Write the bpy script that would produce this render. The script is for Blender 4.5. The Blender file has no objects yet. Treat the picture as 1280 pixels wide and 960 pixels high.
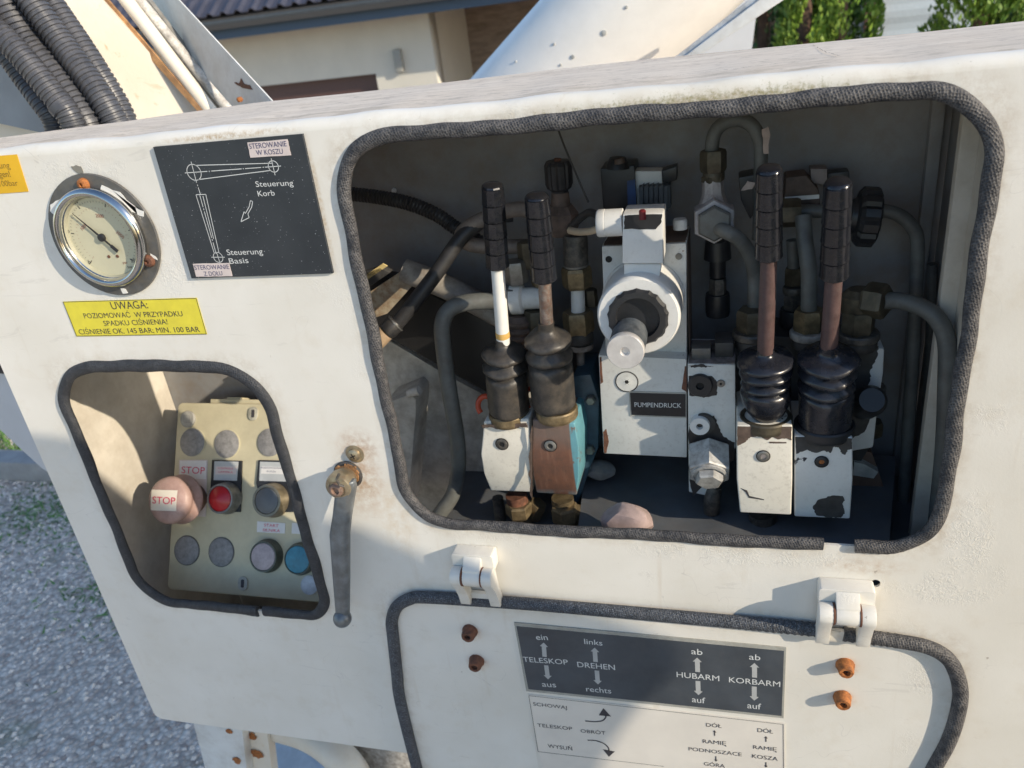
import bpy, bmesh, math, random
from mathutils import Vector, Matrix
from math import radians, sin, cos, pi
random.seed(7)
S = bpy.context.scene
COL = S.collection

# ---------------------------------------------------------------- camera
# The cabinet's front panel is the plane y = 0; the camera stands 0.66 m before it at z = 0 (ground at z = -1.5).
FPX, DIST = 988.42, 0.66
RX, RD, RI = (Vector((.96360853, .00429355, -.26728294)), Vector((.11660796, .89297489, .43473951)), Vector((.24054353, -.45008601, .85997755)))
cam = bpy.data.objects.new('camera', bpy.data.cameras.new('camera')); COL.objects.link(cam)
# world axes: x right, y into the cabinet, z up.  Columns of the camera matrix: right, up, back
right = Vector((RX.x, RI.x, -RD.x)); down = Vector((RX.y, RI.y, -RD.y)); fwd = Vector((RX.z, RI.z, -RD.z))
M = Matrix((right, -down, -fwd)).transposed().to_4x4(); M.translation = (0, -DIST, 0)
cam.matrix_world = M
cam.data.sensor_width = 36; cam.data.lens = FPX / 1280 * 36
cam.data.clip_start = .02; cam.data.clip_end = 500
cam.data.dof.use_dof = True; cam.data.dof.focus_distance = .76; cam.data.dof.aperture_fstop = 9.5
S.camera = cam

# ---------------------------------------------------------------- light
TR = Vector((-2.36, 1.0, -1.05)).normalized()           # the way the sunlight travels
W = bpy.data.worlds.new('World'); S.world = W; W.use_nodes = True
nt = W.node_tree; sky = nt.nodes.new('ShaderNodeTexSky'); sky.sky_type = 'NISHITA'; sky.sun_disc = False
sky.sun_elevation = math.asin(-TR.z); sky.sun_rotation = math.atan2(-TR.x, -TR.y); sky.air_density = 1.0; sky.dust_density = .5; sky.ozone_density = 2.0
nt.nodes['Background'].inputs[1].default_value = .15
nt.links.new(sky.outputs[0], nt.nodes['Background'].inputs[0])
sun = bpy.data.objects.new('sun', bpy.data.lights.new('sun', 'SUN')); COL.objects.link(sun)
sun.data.energy = 3.1; sun.data.angle = radians(.55); sun.data.color = (1, .87, .68)
sun.rotation_euler = TR.to_track_quat('-Z', 'Y').to_euler()
S.view_settings.view_transform = 'Standard'; S.view_settings.look = 'None'; S.view_settings.exposure = 0.70; S.view_settings.gamma = 1
S.render.engine = 'CYCLES'; S.cycles.max_bounces = 8

# ---------------------------------------------------------------- helpers
EYE = Vector((0, -DIST, 0))
def ray(u, v):
    r = Vector(((u - 640) / FPX, (v - 480) / FPX, 1))
    return Vector((RX.dot(r), RI.dot(r), -RD.dot(r)))
def P(u, v, y):
    r = ray(u, v); return EYE + r * ((DIST + y) / r.y)
def rad(u, v, y, w):
    r = ray(u, v); return w / 2 * ((DIST + y) / r.y) / FPX
class Fr:
    """a local frame: origin, two in-plane axes and the outward normal"""
    def __init__(s, O, ex, ey, n=None):
        s.O = Vector(O); s.ex = Vector(ex).normalized(); s.ey = Vector(ey).normalized(); s.n = Vector(n).normalized() if n else s.ex.cross(s.ey)
    def w(s, x, y, h=0): return s.O + s.ex*x + s.ey*y + s.n*h
    def pix(s, u, v, h=0):
        r = ray(u, v); t = (s.O + s.n*h - EYE).dot(s.n) / r.dot(s.n); p = EYE + r*t - s.O
        return (p.dot(s.ex), p.dot(s.ey))
    def at(s, x, y, h=0): return Fr(s.w(x, y, h), s.ex, s.ey, s.n)
def FY(y): return Fr((0, y, 0), (1, 0, 0), (0, 0, 1), (0, -1, 0))
FP = FY(0)
def axis_frame(p0, p1):
    n = (p1 - p0).normalized(); a = Vector((1, 0, 0)) if abs(n.x) < .9 else Vector((0, 0, 1))
    ey = n.cross(a).normalized(); ex = ey.cross(n)
    return Fr(p0, ex, ey, n)

def thing(name, label, cat, loc=(0, 0, 0), group=None):
    o = bpy.data.objects.new(name, None); COL.objects.link(o); o.location = loc; o.empty_display_size = .03
    o['label'] = label; o['category'] = cat
    if group: o['group'] = group
    return o
def origin_of(parent):
    v = Vector((0, 0, 0))
    while parent: v += parent.location; parent = parent.parent
    return v
def obj(name, bm, mat, parent=None, smooth=35, bevel=0, seg=2, label=None, cat=None, kind=None, group=None, loc=None, recalc=True):
    if recalc: bmesh.ops.recalc_face_normals(bm, faces=bm.faces)
    if bevel:
        ed = [e for e in bm.edges if len(e.link_faces) == 2 and e.calc_face_angle(0) > .5]
        bmesh.ops.bevel(bm, geom=ed, offset=bevel, segments=seg, profile=.6, affect='EDGES', clamp_overlap=True)
    me = bpy.data.meshes.new(name); o = bpy.data.objects.new(name, me)
    off = Vector(loc) if loc is not None else Vector((0, 0, 0))
    if parent: off = origin_of(parent); 
    elif loc is not None: o.location = loc
    if off.length: bmesh.ops.translate(bm, verts=bm.verts, vec=-off)
    bm.to_mesh(me); bm.free()
    if smooth:
        me.shade_smooth()
        me.set_sharp_from_angle(angle=radians(smooth))
    for m in (mat if isinstance(mat, (list, tuple)) else [mat]): me.materials.append(m)
    COL.objects.link(o)
    if parent: o.parent = parent
    if label: o['label'] = label
    if cat: o['category'] = cat
    if kind: o['kind'] = kind
    if group: o['group'] = group
    return o
def B(): return bmesh.new()
def box(bm, F, x0, x1, y0, y1, h0, h1):
    v = [bm.verts.new(F.w(x, y, h)) for h in (h0, h1) for x, y in ((x0, y0), (x1, y0), (x1, y1), (x0, y1))]
    for f in ((0, 1, 2, 3), (4, 5, 6, 7), (0, 1, 5, 4), (1, 2, 6, 5), (2, 3, 7, 6), (3, 0, 4, 7)): bm.faces.new([v[i] for i in f])
def prism(bm, F, pts, h0, h1):
    a = [bm.verts.new(F.w(x, y, h0)) for x, y in pts]; b = [bm.verts.new(F.w(x, y, h1)) for x, y in pts]
    n = len(pts); bm.faces.new(a); bm.faces.new(b)
    for i in range(n): bm.faces.new((a[i], a[(i+1) % n], b[(i+1) % n], b[i]))
def loft(bm, rings, cap=True):
    R = [[bm.verts.new(p) for p in r] for r in rings]; n = len(R[0])
    for a, b in zip(R, R[1:]):
        for i in range(n): bm.faces.new((a[i], a[(i+1) % n], b[(i+1) % n], b[i]))
    if cap: bm.faces.new(R[0]); bm.faces.new(R[-1])
    return R
def lathe(bm, F, prof, seg=32, rot=0, cap=True):
    """prof: list of (radius, height along F.n)"""
    loft(bm, [[F.w(max(r, 1e-5)*cos(2*pi*i/seg+rot), max(r, 1e-5)*sin(2*pi*i/seg+rot), h) for i in range(seg)] for r, h in prof], cap)
def hexp(bm, F, r, h0, h1, rot=0, ch=.15):
    lathe(bm, F, [(r*(1-ch*.6), h0), (r, h0+(h1-h0)*ch), (r, h1-(h1-h0)*ch), (r*(1-ch*.6), h1)], 6, rot)
def catmull(pts, n=8):
    out = []; L = len(pts)
    for i in range(L-1):
        p0, p1, p2, p3 = pts[max(i-1, 0)], pts[i], pts[i+1], pts[min(i+2, L-1)]
        for k in range(n):
            t = k/n; out.append(.5*((2*p1) + (p2-p0)*t + (2*p0-5*p1+4*p2-p3)*t*t + (3*p1-p0-3*p2+p3)*t**3))
    return out + [pts[-1]]
def resample(pts, step):
    out = [pts[0]]; acc = 0
    for a, b in zip(pts, pts[1:]):
        L = (b-a).length; d = step-acc
        while d <= L: out.append(a + (b-a)*(d/L)); d += step
        acc = (acc+L) % step if L else acc
        acc = L-(d-step)
    return out
def tube(bm, pts, r, seg=16, closed=False, flat=1.0, nref=None, uv=False, cap=True):
    """r: number or function(i, length so far)"""
    n = len(pts); rings = []; prev = None; L = 0; Ls = []
    for i, p in enumerate(pts):
        t = (pts[(i+1) % n] - pts[i-1]) if closed else (pts[min(i+1, n-1)] - pts[max(i-1, 0)])
        t.normalize()
        if nref is not None: a = nref.cross(t).normalized(); b = t.cross(a)
        else:
            if prev is None: prev = Vector((0, 0, 1)).cross(t) if abs(t.z) < .95 else Vector((1, 0, 0)).cross(t)
            a = (prev - t*prev.dot(t)).normalized(); prev = a; b = t.cross(a)
        if i: L += (pts[i]-pts[i-1]).length
        Ls.append(L); rr = r(i, L) if callable(r) else r
        rings.append([p + a*(rr*cos(2*pi*k/seg)) + b*(rr*flat*sin(2*pi*k/seg)) for k in range(seg)])
    R = [[bm.verts.new(q) for q in ring] for ring in rings]
    lay = bm.loops.layers.uv.verify() if uv else None
    m = n if closed else n-1
    for i in range(m):
        j = (i+1) % n
        for k in range(seg):
            f = bm.faces.new((R[i][k], R[i][(k+1) % seg], R[j][(k+1) % seg], R[j][k]))
            if uv:
                l2 = Ls[j] if j else L + (pts[0]-pts[-1]).length
                for lp, (uu, vv) in zip(f.loops, ((Ls[i], k), (Ls[i], k+1), (l2, k+1), (l2, k))): lp[lay].uv = (uu, vv/seg*2*pi*(r if not callable(r) else .007))
    if cap and not closed: bm.faces.new(R[0]); bm.faces.new(R[-1])
def ppath(pts, n=8): return catmull([P(*p) for p in pts], n)
def pxl(bm, p0, p1, prof, seg=28, flat=None, rot=0):
    """solid of revolution between two image anchors p0, p1 = (u, v, depth); prof = (fraction along, width in px)"""
    A, C = P(*p0), P(*p1); F = axis_frame(A, C); H = (C-A).length; rs = []
    for t, w in prof:
        q = [p0[i]+(p1[i]-p0[i])*t for i in range(3)]
        rs.append((rad(q[0], q[1], q[2], w), t*H))
    lathe(bm, F, rs, seg, rot)
    return F, H
def jag(pts, amp, n=5):
    out = []; L = len(pts)
    for i in range(L):
        a, b = Vector(pts[i]), Vector(pts[(i+1) % L])
        for k in range(n):
            p = a.lerp(b, k/n); p = p + Vector((random.uniform(-amp, amp), random.uniform(-amp, amp)))*(1 if k else .4); out.append((p.x, p.y))
    return out
def rrect(x0, x1, y0, y1, r, n=8):
    if not isinstance(r, (list, tuple)): r = [r]*4          # order: bottom-left, bottom-right, top-right, top-left
    out = []
    for (cx, cy, a0), rr in zip(((x0, y0, 180), (x1, y0, 270), (x1, y1, 0), (x0, y1, 90)), r):
        sx = 1 if cx == x0 else -1; sy = 1 if cy == y0 else -1
        for k in range(n+1):
            a = radians(a0 + 90*k/n); out.append((cx+sx*rr+rr*cos(a), cy+sy*rr+rr*sin(a)))
    return out
def from_curve(F, loops, h0, h1):
    """flat plate with holes: loops = [outline, hole, ...] -> bmesh"""
    cu = bpy.data.curves.new('c', 'CURVE'); cu.dimensions = '2D'; cu.fill_mode = 'BOTH'; cu.extrude = abs(h1-h0)/2
    for l in loops:
        s = cu.splines.new('POLY'); s.points.add(len(l)-1); s.use_cyclic_u = True
        for p, q in zip(s.points, l): p.co = (q[0], q[1], 0, 1)
    o = bpy.data.objects.new('c', cu); COL.objects.link(o); me = bpy.data.meshes.new_from_object(o)
    bm = B(); bm.from_mesh(me); bpy.data.objects.remove(o); bpy.data.meshes.remove(me); bpy.data.curves.remove(cu)
    m = (h0+h1)/2
    for v in bm.verts: v.co = F.w(v.co.x, v.co.y, m+v.co.z)
    bmesh.ops.remove_doubles(bm, verts=bm.verts, dist=1e-6)
    return bm
def text_bm(bm, s, F, a, b, h, cap=None):
    """one line of lettering whose baseline runs from a to b (frame coordinates) at height h; cap = capital height"""
    cu = bpy.data.curves.new('t', 'FONT'); cu.body = s; cu.size = 1; cu.resolution_u = 3
    o = bpy.data.objects.new('t', cu); COL.objects.link(o); me = bpy.data.meshes.new_from_object(o)
    if len(me.vertices):
        xs = [v.co.x for v in me.vertices]; x0, x1 = min(xs), max(xs)
        A, C = Vector(a), Vector(b); d = C-A; L = d.length; d.normalize(); n = Vector((-d.y, d.x))
        sx = L/(x1-x0); sy = sx if cap is None else cap/.73
        vs = []
        for v in me.vertices:
            q = A + d*((v.co.x-x0)*sx) + n*(v.co.y*sy); vs.append(bm.verts.new(F.w(q.x, q.y, h)))
        for p in me.polygons:
            try: bm.faces.new([vs[i] for i in p.vertices])
            except ValueError: pass
    bpy.data.objects.remove(o); bpy.data.meshes.remove(me); bpy.data.curves.remove(cu)
def line(bm, F, a, b, w, h):
    a, b = Vector(a), Vector(b); d = (b-a).normalized(); n = Vector((-d.y, d.x))*w/2
    bm.faces.new([bm.verts.new(F.w(p.x, p.y, h)) for p in (a-n, b-n, b+n, a+n)])
def poly(bm, F, pts, h): bm.faces.new([bm.verts.new(F.w(x, y, h)) for x, y in pts])
def ring2(bm, F, c, r, w, h, n=28):
    for k in range(n):
        a, b = 2*pi*k/n, 2*pi*(k+1)/n
        poly(bm, F, [(c[0]+(r+s)*cos(t), c[1]+(r+s)*sin(t)) for t, s in ((a, -w/2), (a, w/2), (b, w/2), (b, -w/2))], h)

# ---------------------------------------------------------------- materials
class N:
    def __init__(s, name):
        s.m = bpy.data.materials.new(name); s.m.use_nodes = True; s.t = s.m.node_tree; s.b = s.t.nodes['Principled BSDF']
        s.tc = s.t.nodes.new('ShaderNodeTexCoord'); s.co = s.tc.outputs['Object']
        geo = s.t.nodes.new('ShaderNodeNewGeometry'); s.pos = geo.outputs['Position']
    def node(s, t, **k):
        n = s.t.nodes.new(t)
        for a, b in k.items(): setattr(n, a, b)
        return n
    def link(s, a, b): s.t.links.new(a, b)
    def noise(s, scale, detail=4, rough=.55, co=None, dist=0, stretch=None, w=0):
        n = s.node('ShaderNodeTexNoise'); n.inputs['Scale'].default_value = scale; n.inputs['Detail'].default_value = detail
        n.inputs['Roughness'].default_value = rough; n.inputs['Distortion'].default_value = dist
        mp = s.node('ShaderNodeMapping'); s.link(co or s.pos, mp.inputs[0]); mp.inputs['Location'].default_value = (w*1.7, w*.9, w)
        if stretch: mp.inputs['Scale'].default_value = stretch
        s.link(mp.outputs[0], n.inputs['Vector'])
        return n.outputs['Fac']
    def voro(s, scale, co=None, feature='F1', rnd=1):
        n = s.node('ShaderNodeTexVoronoi'); n.feature = feature; n.inputs['Scale'].default_value = scale; n.inputs['Randomness'].default_value = rnd
        s.link(co or s.pos, n.inputs['Vector']); return n.outputs['Distance']
    def ramp(s, x, lo, hi, a=0, b=1):
        n = s.node('ShaderNodeMapRange'); n.inputs[1].default_value = lo; n.inputs[2].default_value = hi; n.inputs[3].default_value = a; n.inputs[4].default_value = b
        s.link(x, n.inputs[0]); return n.outputs[0]
    def math(s, op, a, b=None):
        n = s.node('ShaderNodeMath', operation=op)
        for i, v in enumerate((a, b)):
            if v is None: continue
            if isinstance(v, (int, float)): n.inputs[i].default_value = v
            else: s.link(v, n.inputs[i])
        return n.outputs[0]
    def mix(s, f, a, b):
        n = s.node('ShaderNodeMix', data_type='RGBA')
        if isinstance(f, (int, float)): n.inputs[0].default_value = f
        else: s.link(f, n.inputs[0])
        for i, v in ((6, a), (7, b)):
            if isinstance(v, (tuple, list)): n.inputs[i].default_value = (*v[:3], 1)
            else: s.link(v, n.inputs[i])
        return n.outputs[2]
    def xyz(s, co=None):
        n = s.node('ShaderNodeSeparateXYZ'); s.link(co or s.pos, n.inputs[0]); return n.outputs
    def color(s, c):
        if isinstance(c, (tuple, list)): s.b.inputs['Base Color'].default_value = (*c[:3], 1)
        else: s.link(c, s.b.inputs['Base Color'])
    def rough(s, r):
        if isinstance(r, (int, float)): s.b.inputs['Roughness'].default_value = r
        else: s.link(r, s.b.inputs['Roughness'])
    def bump(s, h, strength=.3, dist=.001, prev=None):
        n = s.node('ShaderNodeBump'); n.inputs['Strength'].default_value = strength; n.inputs['Distance'].default_value = dist
        s.link(h, n.inputs['Height'])
        if prev is not None: s.link(prev, n.inputs['Normal'])
        s.link(n.outputs[0], s.b.inputs['Normal']); return n.outputs[0]

def simple(name, col, rough=.5, metal=0, var=.25, scale=60, bump=.15, bscale=600, col2=None, spec=.5, dust=0, dcol=(.30, .26, .21)):
    m = N(name); n1 = m.noise(scale, 5, .6)
    c = m.mix(m.ramp(n1, .35, .65), tuple(x*(1-var) for x in col), col2 or tuple(min(x*(1+var), 1) for x in col))
    if dust: c = m.mix(m.math('MULTIPLY', m.ramp(m.noise(scale*2.3, 6, .7, w=3), .42, .68), dust), c, dcol)
    m.color(c); m.rough(m.ramp(n1, .3, .7, rough*.85, min(rough*1.2, 1))); m.b.inputs['Metallic'].default_value = metal
    m.b.inputs['Specular IOR Level'].default_value = spec
    if bump: m.bump(m.noise(bscale, 4, .6), bump, .0006)
    return m.m
def chipped(name, paint, under, scale=40, thr=.60, soft=.012, rough=.45, edge=None, grime=.35, metal_under=0, rust=None):
    """coat of paint with flaked places where the ground shows"""
    m = N(name); a = m.noise(scale, 6, .62); a2 = m.noise(scale*4, 4, .6, w=5)
    f = m.math('ADD', a, m.math('MULTIPLY', m.math('SUBTRACT', a2, .5), .10))
    mask = m.ramp(f, thr, thr+soft)
    pv = m.mix(m.ramp(m.noise(25, 4, w=2), .35, .7), paint, tuple(x*.88 for x in paint))
    pv = m.mix(m.math('MULTIPLY', m.ramp(m.noise(170, 6, .75, w=9), .52, .75), grime), pv, (.16, .12, .085))
    uv_ = m.mix(m.ramp(m.noise(90, 5, .7, w=4), .4, .6), under, tuple(x*.55 for x in under))
    if rust: uv_ = m.mix(m.ramp(m.noise(55, 5, .7, w=14), .5, .6), uv_, rust)
    m.color(m.mix(mask, pv, uv_)); m.rough(m.ramp(mask, 0, 1, rough, .7))
    b = m.bump(m.math('SUBTRACT', m.math('MULTIPLY', m.noise(700, 3), .25), mask), .5, .0004)
    return m.m

# body paint: off-white, orange peel, wrinkles, yellowed dirt, tiny chips, moss over the big window, rust below the latch
def body_paint():
    m = N('off_white_paint'); x, y, z = m.xyz()
    big = m.noise(7, 4, .55); mid = m.noise(30, 5, .6, w=2)
    c = m.mix(m.ramp(big, .38, .66), (.755, .735, .685), (.69, .665, .605))
    c = m.mix(m.math('MULTIPLY', m.ramp(mid, .55, .72), .25), c, (.60, .54, .44))
    c = m.mix(m.math('MULTIPLY', m.ramp(m.noise(14, 6, .7, w=31), .58, .70), .22), c, (.58, .50, .38))
    sm = m.noise(14, 5, .75, stretch=(.5, 1, 3.2), w=8, dist=1.2); c = m.mix(m.math('MULTIPLY', m.ramp(sm, .63, .68), .16), c, (.33, .31, .29))
    c = m.mix(m.math('MULTIPLY', m.ramp(m.noise(260, 3, .6, w=6), .74, .78), .7), c, (.22, .17, .12))
    def band(v, a, b, c_, d): return m.math('MULTIPLY', m.ramp(v, a, b), m.ramp(v, c_, d, 1, 0))
    def gate(f, n, lo, hi): return m.math('MULTIPLY', f, m.ramp(n, lo, hi))
    # moss along the upper seal
    moss = m.math('MULTIPLY', band(z, -.101, -.087, -.085, -.070), band(x, -.33, -.05, .05, .17))
    mm = m.ramp(m.math('ADD', m.math('MULTIPLY', moss, .42), m.noise(240, 5, .75, w=12)), .80, 1.0)
    c = m.mix(m.math('MULTIPLY', mm, .85), c, m.mix(m.ramp(m.noise(500, 2), .4, .6), (.16, .16, .05), (.34, .30, .15)))
    haze = m.math('MULTIPLY', moss, m.ramp(m.noise(60, 4, w=7), .3, .7)); c = m.mix(m.math('MULTIPLY', haze, .22), c, (.42, .38, .22))
    # rust wash round and under the latch
    def spot(cx, cz, rx, rz, col, amt, sc, cc):
        d = m.math('SQRT', m.math('ADD', m.math('POWER', m.math('DIVIDE', m.math('SUBTRACT', x, cx), rx), 2.0), m.math('POWER', m.math('DIVIDE', m.math('SUBTRACT', z, cz), rz), 2.0)))
        f = m.math('MULTIPLY', m.ramp(d, .25, 1.0, 1, 0), m.ramp(m.noise(sc, 6, .7, w=cx*40), .38, .64))
        return m.mix(m.math('MULTIPLY', f, amt), cc, col)
    c = spot(-.392, -.45, .034, .062, (.42, .22, .08), .65, 90, c)
    c = spot(-.385, -.41, .030, .028, (.34, .17, .07), .6, 120, c)
    c = spot(-.36, -.50, .03, .07, (.55, .40, .22), .4, 70, c)
    c = spot(.125, -.53, .05, .012, (.45, .30, .18), .5, 150, c)
    c = spot(-.29, -.255, .012, .03, (.58, .42, .24), .35, 80, c)
    for sx_, sz_ in ((-.294, -.656), (-.2925, -.703), (.1145, -.656), (.1145, -.703)): c = spot(sx_, sz_-.003, .016, .016, (.55, .28, .10), .8, 200, c)
    for px_, rx_ in ((-.446, .09),): c = spot(px_, -.081, rx_, .004, (.40, .28, .15), .9, 240, c)
    c = spot(-.366, -.15, .004, .075, (.50, .36, .2), .7, 240, c)
    def edge(x0, x1, z0, z1, cc, amt):
        dx = m.math('SUBTRACT', m.math('ABSOLUTE', m.math('SUBTRACT', x, (x0+x1)/2)), (x1-x0)/2-.03); dz = m.math('SUBTRACT', m.math('ABSOLUTE', m.math('SUBTRACT', z, (z0+z1)/2)), (z1-z0)/2-.03)
        d = m.math('SUBTRACT', m.math('SQRT', m.math('ADD', m.math('POWER', m.math('MAXIMUM', dx, 0.0), 2.0), m.math('POWER', m.math('MAXIMUM', dz, 0.0), 2.0))), .03)
        d = m.math('ABSOLUTE', d); f = m.math('MULTIPLY', m.ramp(d, .004, .020, 1, 0), m.ramp(m.noise(55, 6, .75, w=x0*30), .42, .66))
        return m.mix(m.math('MULTIPLY', f, amt), cc, (.40, .31, .21))
    c = edge(-.341, .185, -.506, -.0935, c, .55); c = edge(-.752, -.479, -.6595, -.3135, c, .4); c = edge(-.40, .22, -1.1, -.61, c, .35)
    ch = m.math('MULTIPLY', m.ramp(m.noise(95, 5, .7, w=41), .70, .71), m.ramp(m.noise(9, 3, w=42), .50, .56)); c = m.mix(m.math('MULTIPLY', ch, .8), c, (.33, .28, .23))
    scf = m.math('MULTIPLY', m.ramp(m.math('ABSOLUTE', m.math('SUBTRACT', m.noise(11, 2, .4, w=51, dist=2.5), .5)), .0, .0035, 1, 0), m.ramp(m.noise(12, 3, w=52), .52, .62)); c = m.mix(m.math('MULTIPLY', scf, .35), c, (.36, .34, .33))
    drip = m.math('MULTIPLY', m.ramp(m.noise(60, 3, .6, stretch=(1, 1, .05), w=61), .60, .70), m.ramp(m.noise(6, 3, w=62), .48, .6)); c = m.mix(m.math('MULTIPLY', drip, .22), c, (.50, .40, .28))
    m.color(c); m.rough(m.ramp(mid, .3, .7, .34, .52))
    h = m.math('ADD', m.math('MULTIPLY', m.noise(420, 3, .5, w=1), .35), m.math('MULTIPLY', m.noise(150, 3, .5, w=1), .35))
    # blistered, wrinkled paint in patches
    wr = m.math('ABSOLUTE', m.math('SUBTRACT', m.noise(190, 4, .6, w=18, dist=1.0), .5))
    patch = m.math('MULTIPLY', m.ramp(m.noise(15, 3, .5, w=22), .60, .72), .6)
    def near(cx, cz, rx, rz):
        d = m.math('SQRT', m.math('ADD', m.math('POWER', m.math('DIVIDE', m.math('SUBTRACT', x, cx), rx), 2.0), m.math('POWER', m.math('DIVIDE', m.math('SUBTRACT', z, cz), rz), 2.0)))
        return m.math('MULTIPLY', m.ramp(d, .6, 1.2, 1, 0), m.ramp(m.noise(40, 3, w=cx*50), .4, .55))
    for a in ((-.62, -.105, .06, .02), (-.545, -.20, .025, .05), (-.62, -.245, .05, .02), (-.26, -.525, .05, .012), (0.0, -.525, .12, .012), (.19, -.55, .05, .02), (.2, -.66, .03, .03), (.21, -.5, .02, .06)):
        patch = m.math('MAXIMUM', patch, near(*a))
    h2 = m.math('MULTIPLY', m.ramp(wr, 0, .09), patch)
    b = m.bump(h, .35, .0006)
    m.bump(h2, .32, .0010, prev=b)
    return m.m
PAINT = body_paint()

def top_paint():
    m = N('weathered_top_paint'); x, y, z = m.xyz()
    streak = m.noise(60, 6, .7, stretch=(.12, 1, 1)); c = m.mix(m.ramp(streak, .35, .65), (.76, .67, .56), (.62, .53, .43))
    c = m.mix(m.math('MULTIPLY', m.ramp(m.noise(160, 5, .75, stretch=(.35, 1, 1), w=4), .54, .64), .55), c, (.32, .27, .22))
    gr = m.math('MULTIPLY', m.ramp(y, .10, .03), m.ramp(m.noise(35, 5, .7, w=6, stretch=(.5, 1, 1)), .5, .6)); c = m.mix(m.math('MULTIPLY', gr, .5), c, (.40, .33, .24))
    m.color(c); m.rough(.8); m.b.inputs['Specular IOR Level'].default_value = .25; m.bump(m.noise(300, 4, .6, stretch=(.3, 1, 1)), .3, .0006); return m.m
TOP = top_paint()
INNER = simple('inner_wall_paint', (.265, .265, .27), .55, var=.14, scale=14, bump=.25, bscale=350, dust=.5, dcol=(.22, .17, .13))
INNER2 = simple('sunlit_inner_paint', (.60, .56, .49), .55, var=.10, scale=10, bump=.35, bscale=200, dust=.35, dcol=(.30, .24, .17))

def seal_mat(name, col, tip, speck=.0):
    m = N(name); uv = m.node('ShaderNodeUVMap').outputs[0]
    mp = m.node('ShaderNodeMapping'); m.link(uv, mp.inputs[0]); mp.inputs['Scale'].default_value = (1, 1, 1); mp.inputs['Rotation'].default_value = (0, 0, .35)
    v = m.voro(430, mp.outputs[0], rnd=.45); n = m.noise(90, 5, .7)
    f = m.ramp(v, .18, .55); dusty = m.math('MULTIPLY', f, m.ramp(n, .34, .62))
    c = m.mix(m.math('MULTIPLY', dusty, .9), col, tip)
    if speck: c = m.mix(m.math('MULTIPLY', m.ramp(m.noise(900, 2, .6), .56, .62), speck), c, (.35, .40, .46))
    m.color(c); m.rough(.62); m.bump(v, .9, .0011); return m.m
SEAL = seal_mat('textured_rubber_seal', (.026, .027, .032), (.135, .128, .125))
SEAL2 = seal_mat('smooth_rubber_seal', (.020, .022, .027), (.055, .058, .066))
SEAL3 = seal_mat('weathered_rubber_seal', (.024, .028, .036), (.085, .09, .105), .35)

RUBBER = simple('black_rubber', (.028, .028, .030), .42, var=.25, scale=50, dust=.35, dcol=(.10, .085, .065), bump=.2)
GRIP = simple('glossy_black_grip', (.010, .011, .015), .17, var=.2, scale=80, dust=.22, dcol=(.05, .047, .042), bump=.12, bscale=250)
BOOT = simple('dusty_rubber_boot', (.032, .030, .028), .44, var=.25, scale=30, dust=.6, dcol=(.115, .095, .075), bump=.35, bscale=260)
BOOT2 = simple('shiny_rubber_boot', (.013, .015, .022), .26, var=.2, scale=60, dust=.15, dcol=(.06, .05, .045), bump=.1)
PLASTIC = simple('black_plastic', (.020, .021, .024), .4, var=.2, bump=.1)
HOSE = simple('dark_hose', (.022, .022, .024), .5, var=.3, dust=.25, dcol=(.08, .07, .06))
CONDUIT = simple('corrugated_conduit', (.055, .057, .066), .40, var=.2, scale=30, dust=.45, dcol=(.14, .135, .14))
PIPE = simple('grey_painted_pipe', (.115, .122, .118), .5, var=.25, scale=40, dust=.35, dcol=(.10, .08, .06), bump=.2)
PIPE_BR = simple('brownish_pipe', (.16, .13, .11), .55, var=.3, scale=50, dust=.3)
BRASS = simple('tarnished_brass_nut', (.23, .175, .10), .48, metal=.55, var=.3, scale=90, dust=.5, dcol=(.10, .08, .05))
BRASS_DK = simple('dull_brass_fitting', (.105, .09, .062), .5, metal=.45, var=.35, scale=70, dust=.4, dcol=(.06, .05, .04))
STEEL = simple('dull_steel', (.26, .26, .25), .42, metal=.7, var=.25, scale=90, dust=.3, dcol=(.12, .09, .06))
STEEL_DK = simple('dark_steel', (.075, .072, .068), .5, metal=.4, var=.3, scale=70, dust=.4)
CHROME = simple('polished_chrome', (.50, .50, .49), .14, metal=1, var=.08, scale=50, bump=.05)
ALU = simple('turned_aluminium', (.72, .70, .68), .42, metal=.55, var=.08, scale=80, bump=.3, bscale=900)
CASTGREY = simple('cast_zinc_lever', (.19, .21, .225), .42, metal=.5, var=.22, scale=60, dust=.3, dcol=(.12, .10, .08), bump=.5, bscale=500)
BRONZE = simple('bronze_hub', (.36, .31, .22), .38, metal=.7, var=.2, scale=80, dust=.3, dcol=(.25, .13, .06))
RUST = simple('orange_rust', (.36, .13, .035), .75, var=.4, scale=200, bump=.6, bscale=500, dust=.5, dcol=(.13, .045, .02))
RUST_DK = simple('brown_rust', (.15, .062, .035), .75, var=.4, scale=160, bump=.6, bscale=500, dust=.4, dcol=(.07, .035, .025))
RUSTROD = simple('rusty_rod', (.22, .19, .17), .42, metal=.5, var=.3, scale=120, dust=.75, dcol=(.19, .085, .05), bump=.4, bscale=600)
RODBR = simple('maroon_primed_rod', (.080, .044, .042), .6, var=.18, scale=120, dust=.25, dcol=(.13, .11, .10), bump=.35, bscale=700)
RODWH = simple('white_painted_rod', (.74, .73, .69), .38, var=.04, scale=60, bump=.1)
DARKPAINT = simple('dark_primer', (.045, .043, .042), .6, var=.3, scale=90, bump=.3)
BROWNP = simple('brown_primer', (.10, .07, .055), .6, var=.35, scale=90, bump=.4)
GREYP = simple('flange_grey', (.115, .115, .115), .42, metal=.3, var=.2, scale=60, dust=.35, dcol=(.2, .17, .12))
WCHIP = simple('white_paint_patch', (.74, .73, .70), .45, var=.06, scale=80, bump=.25)
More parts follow.
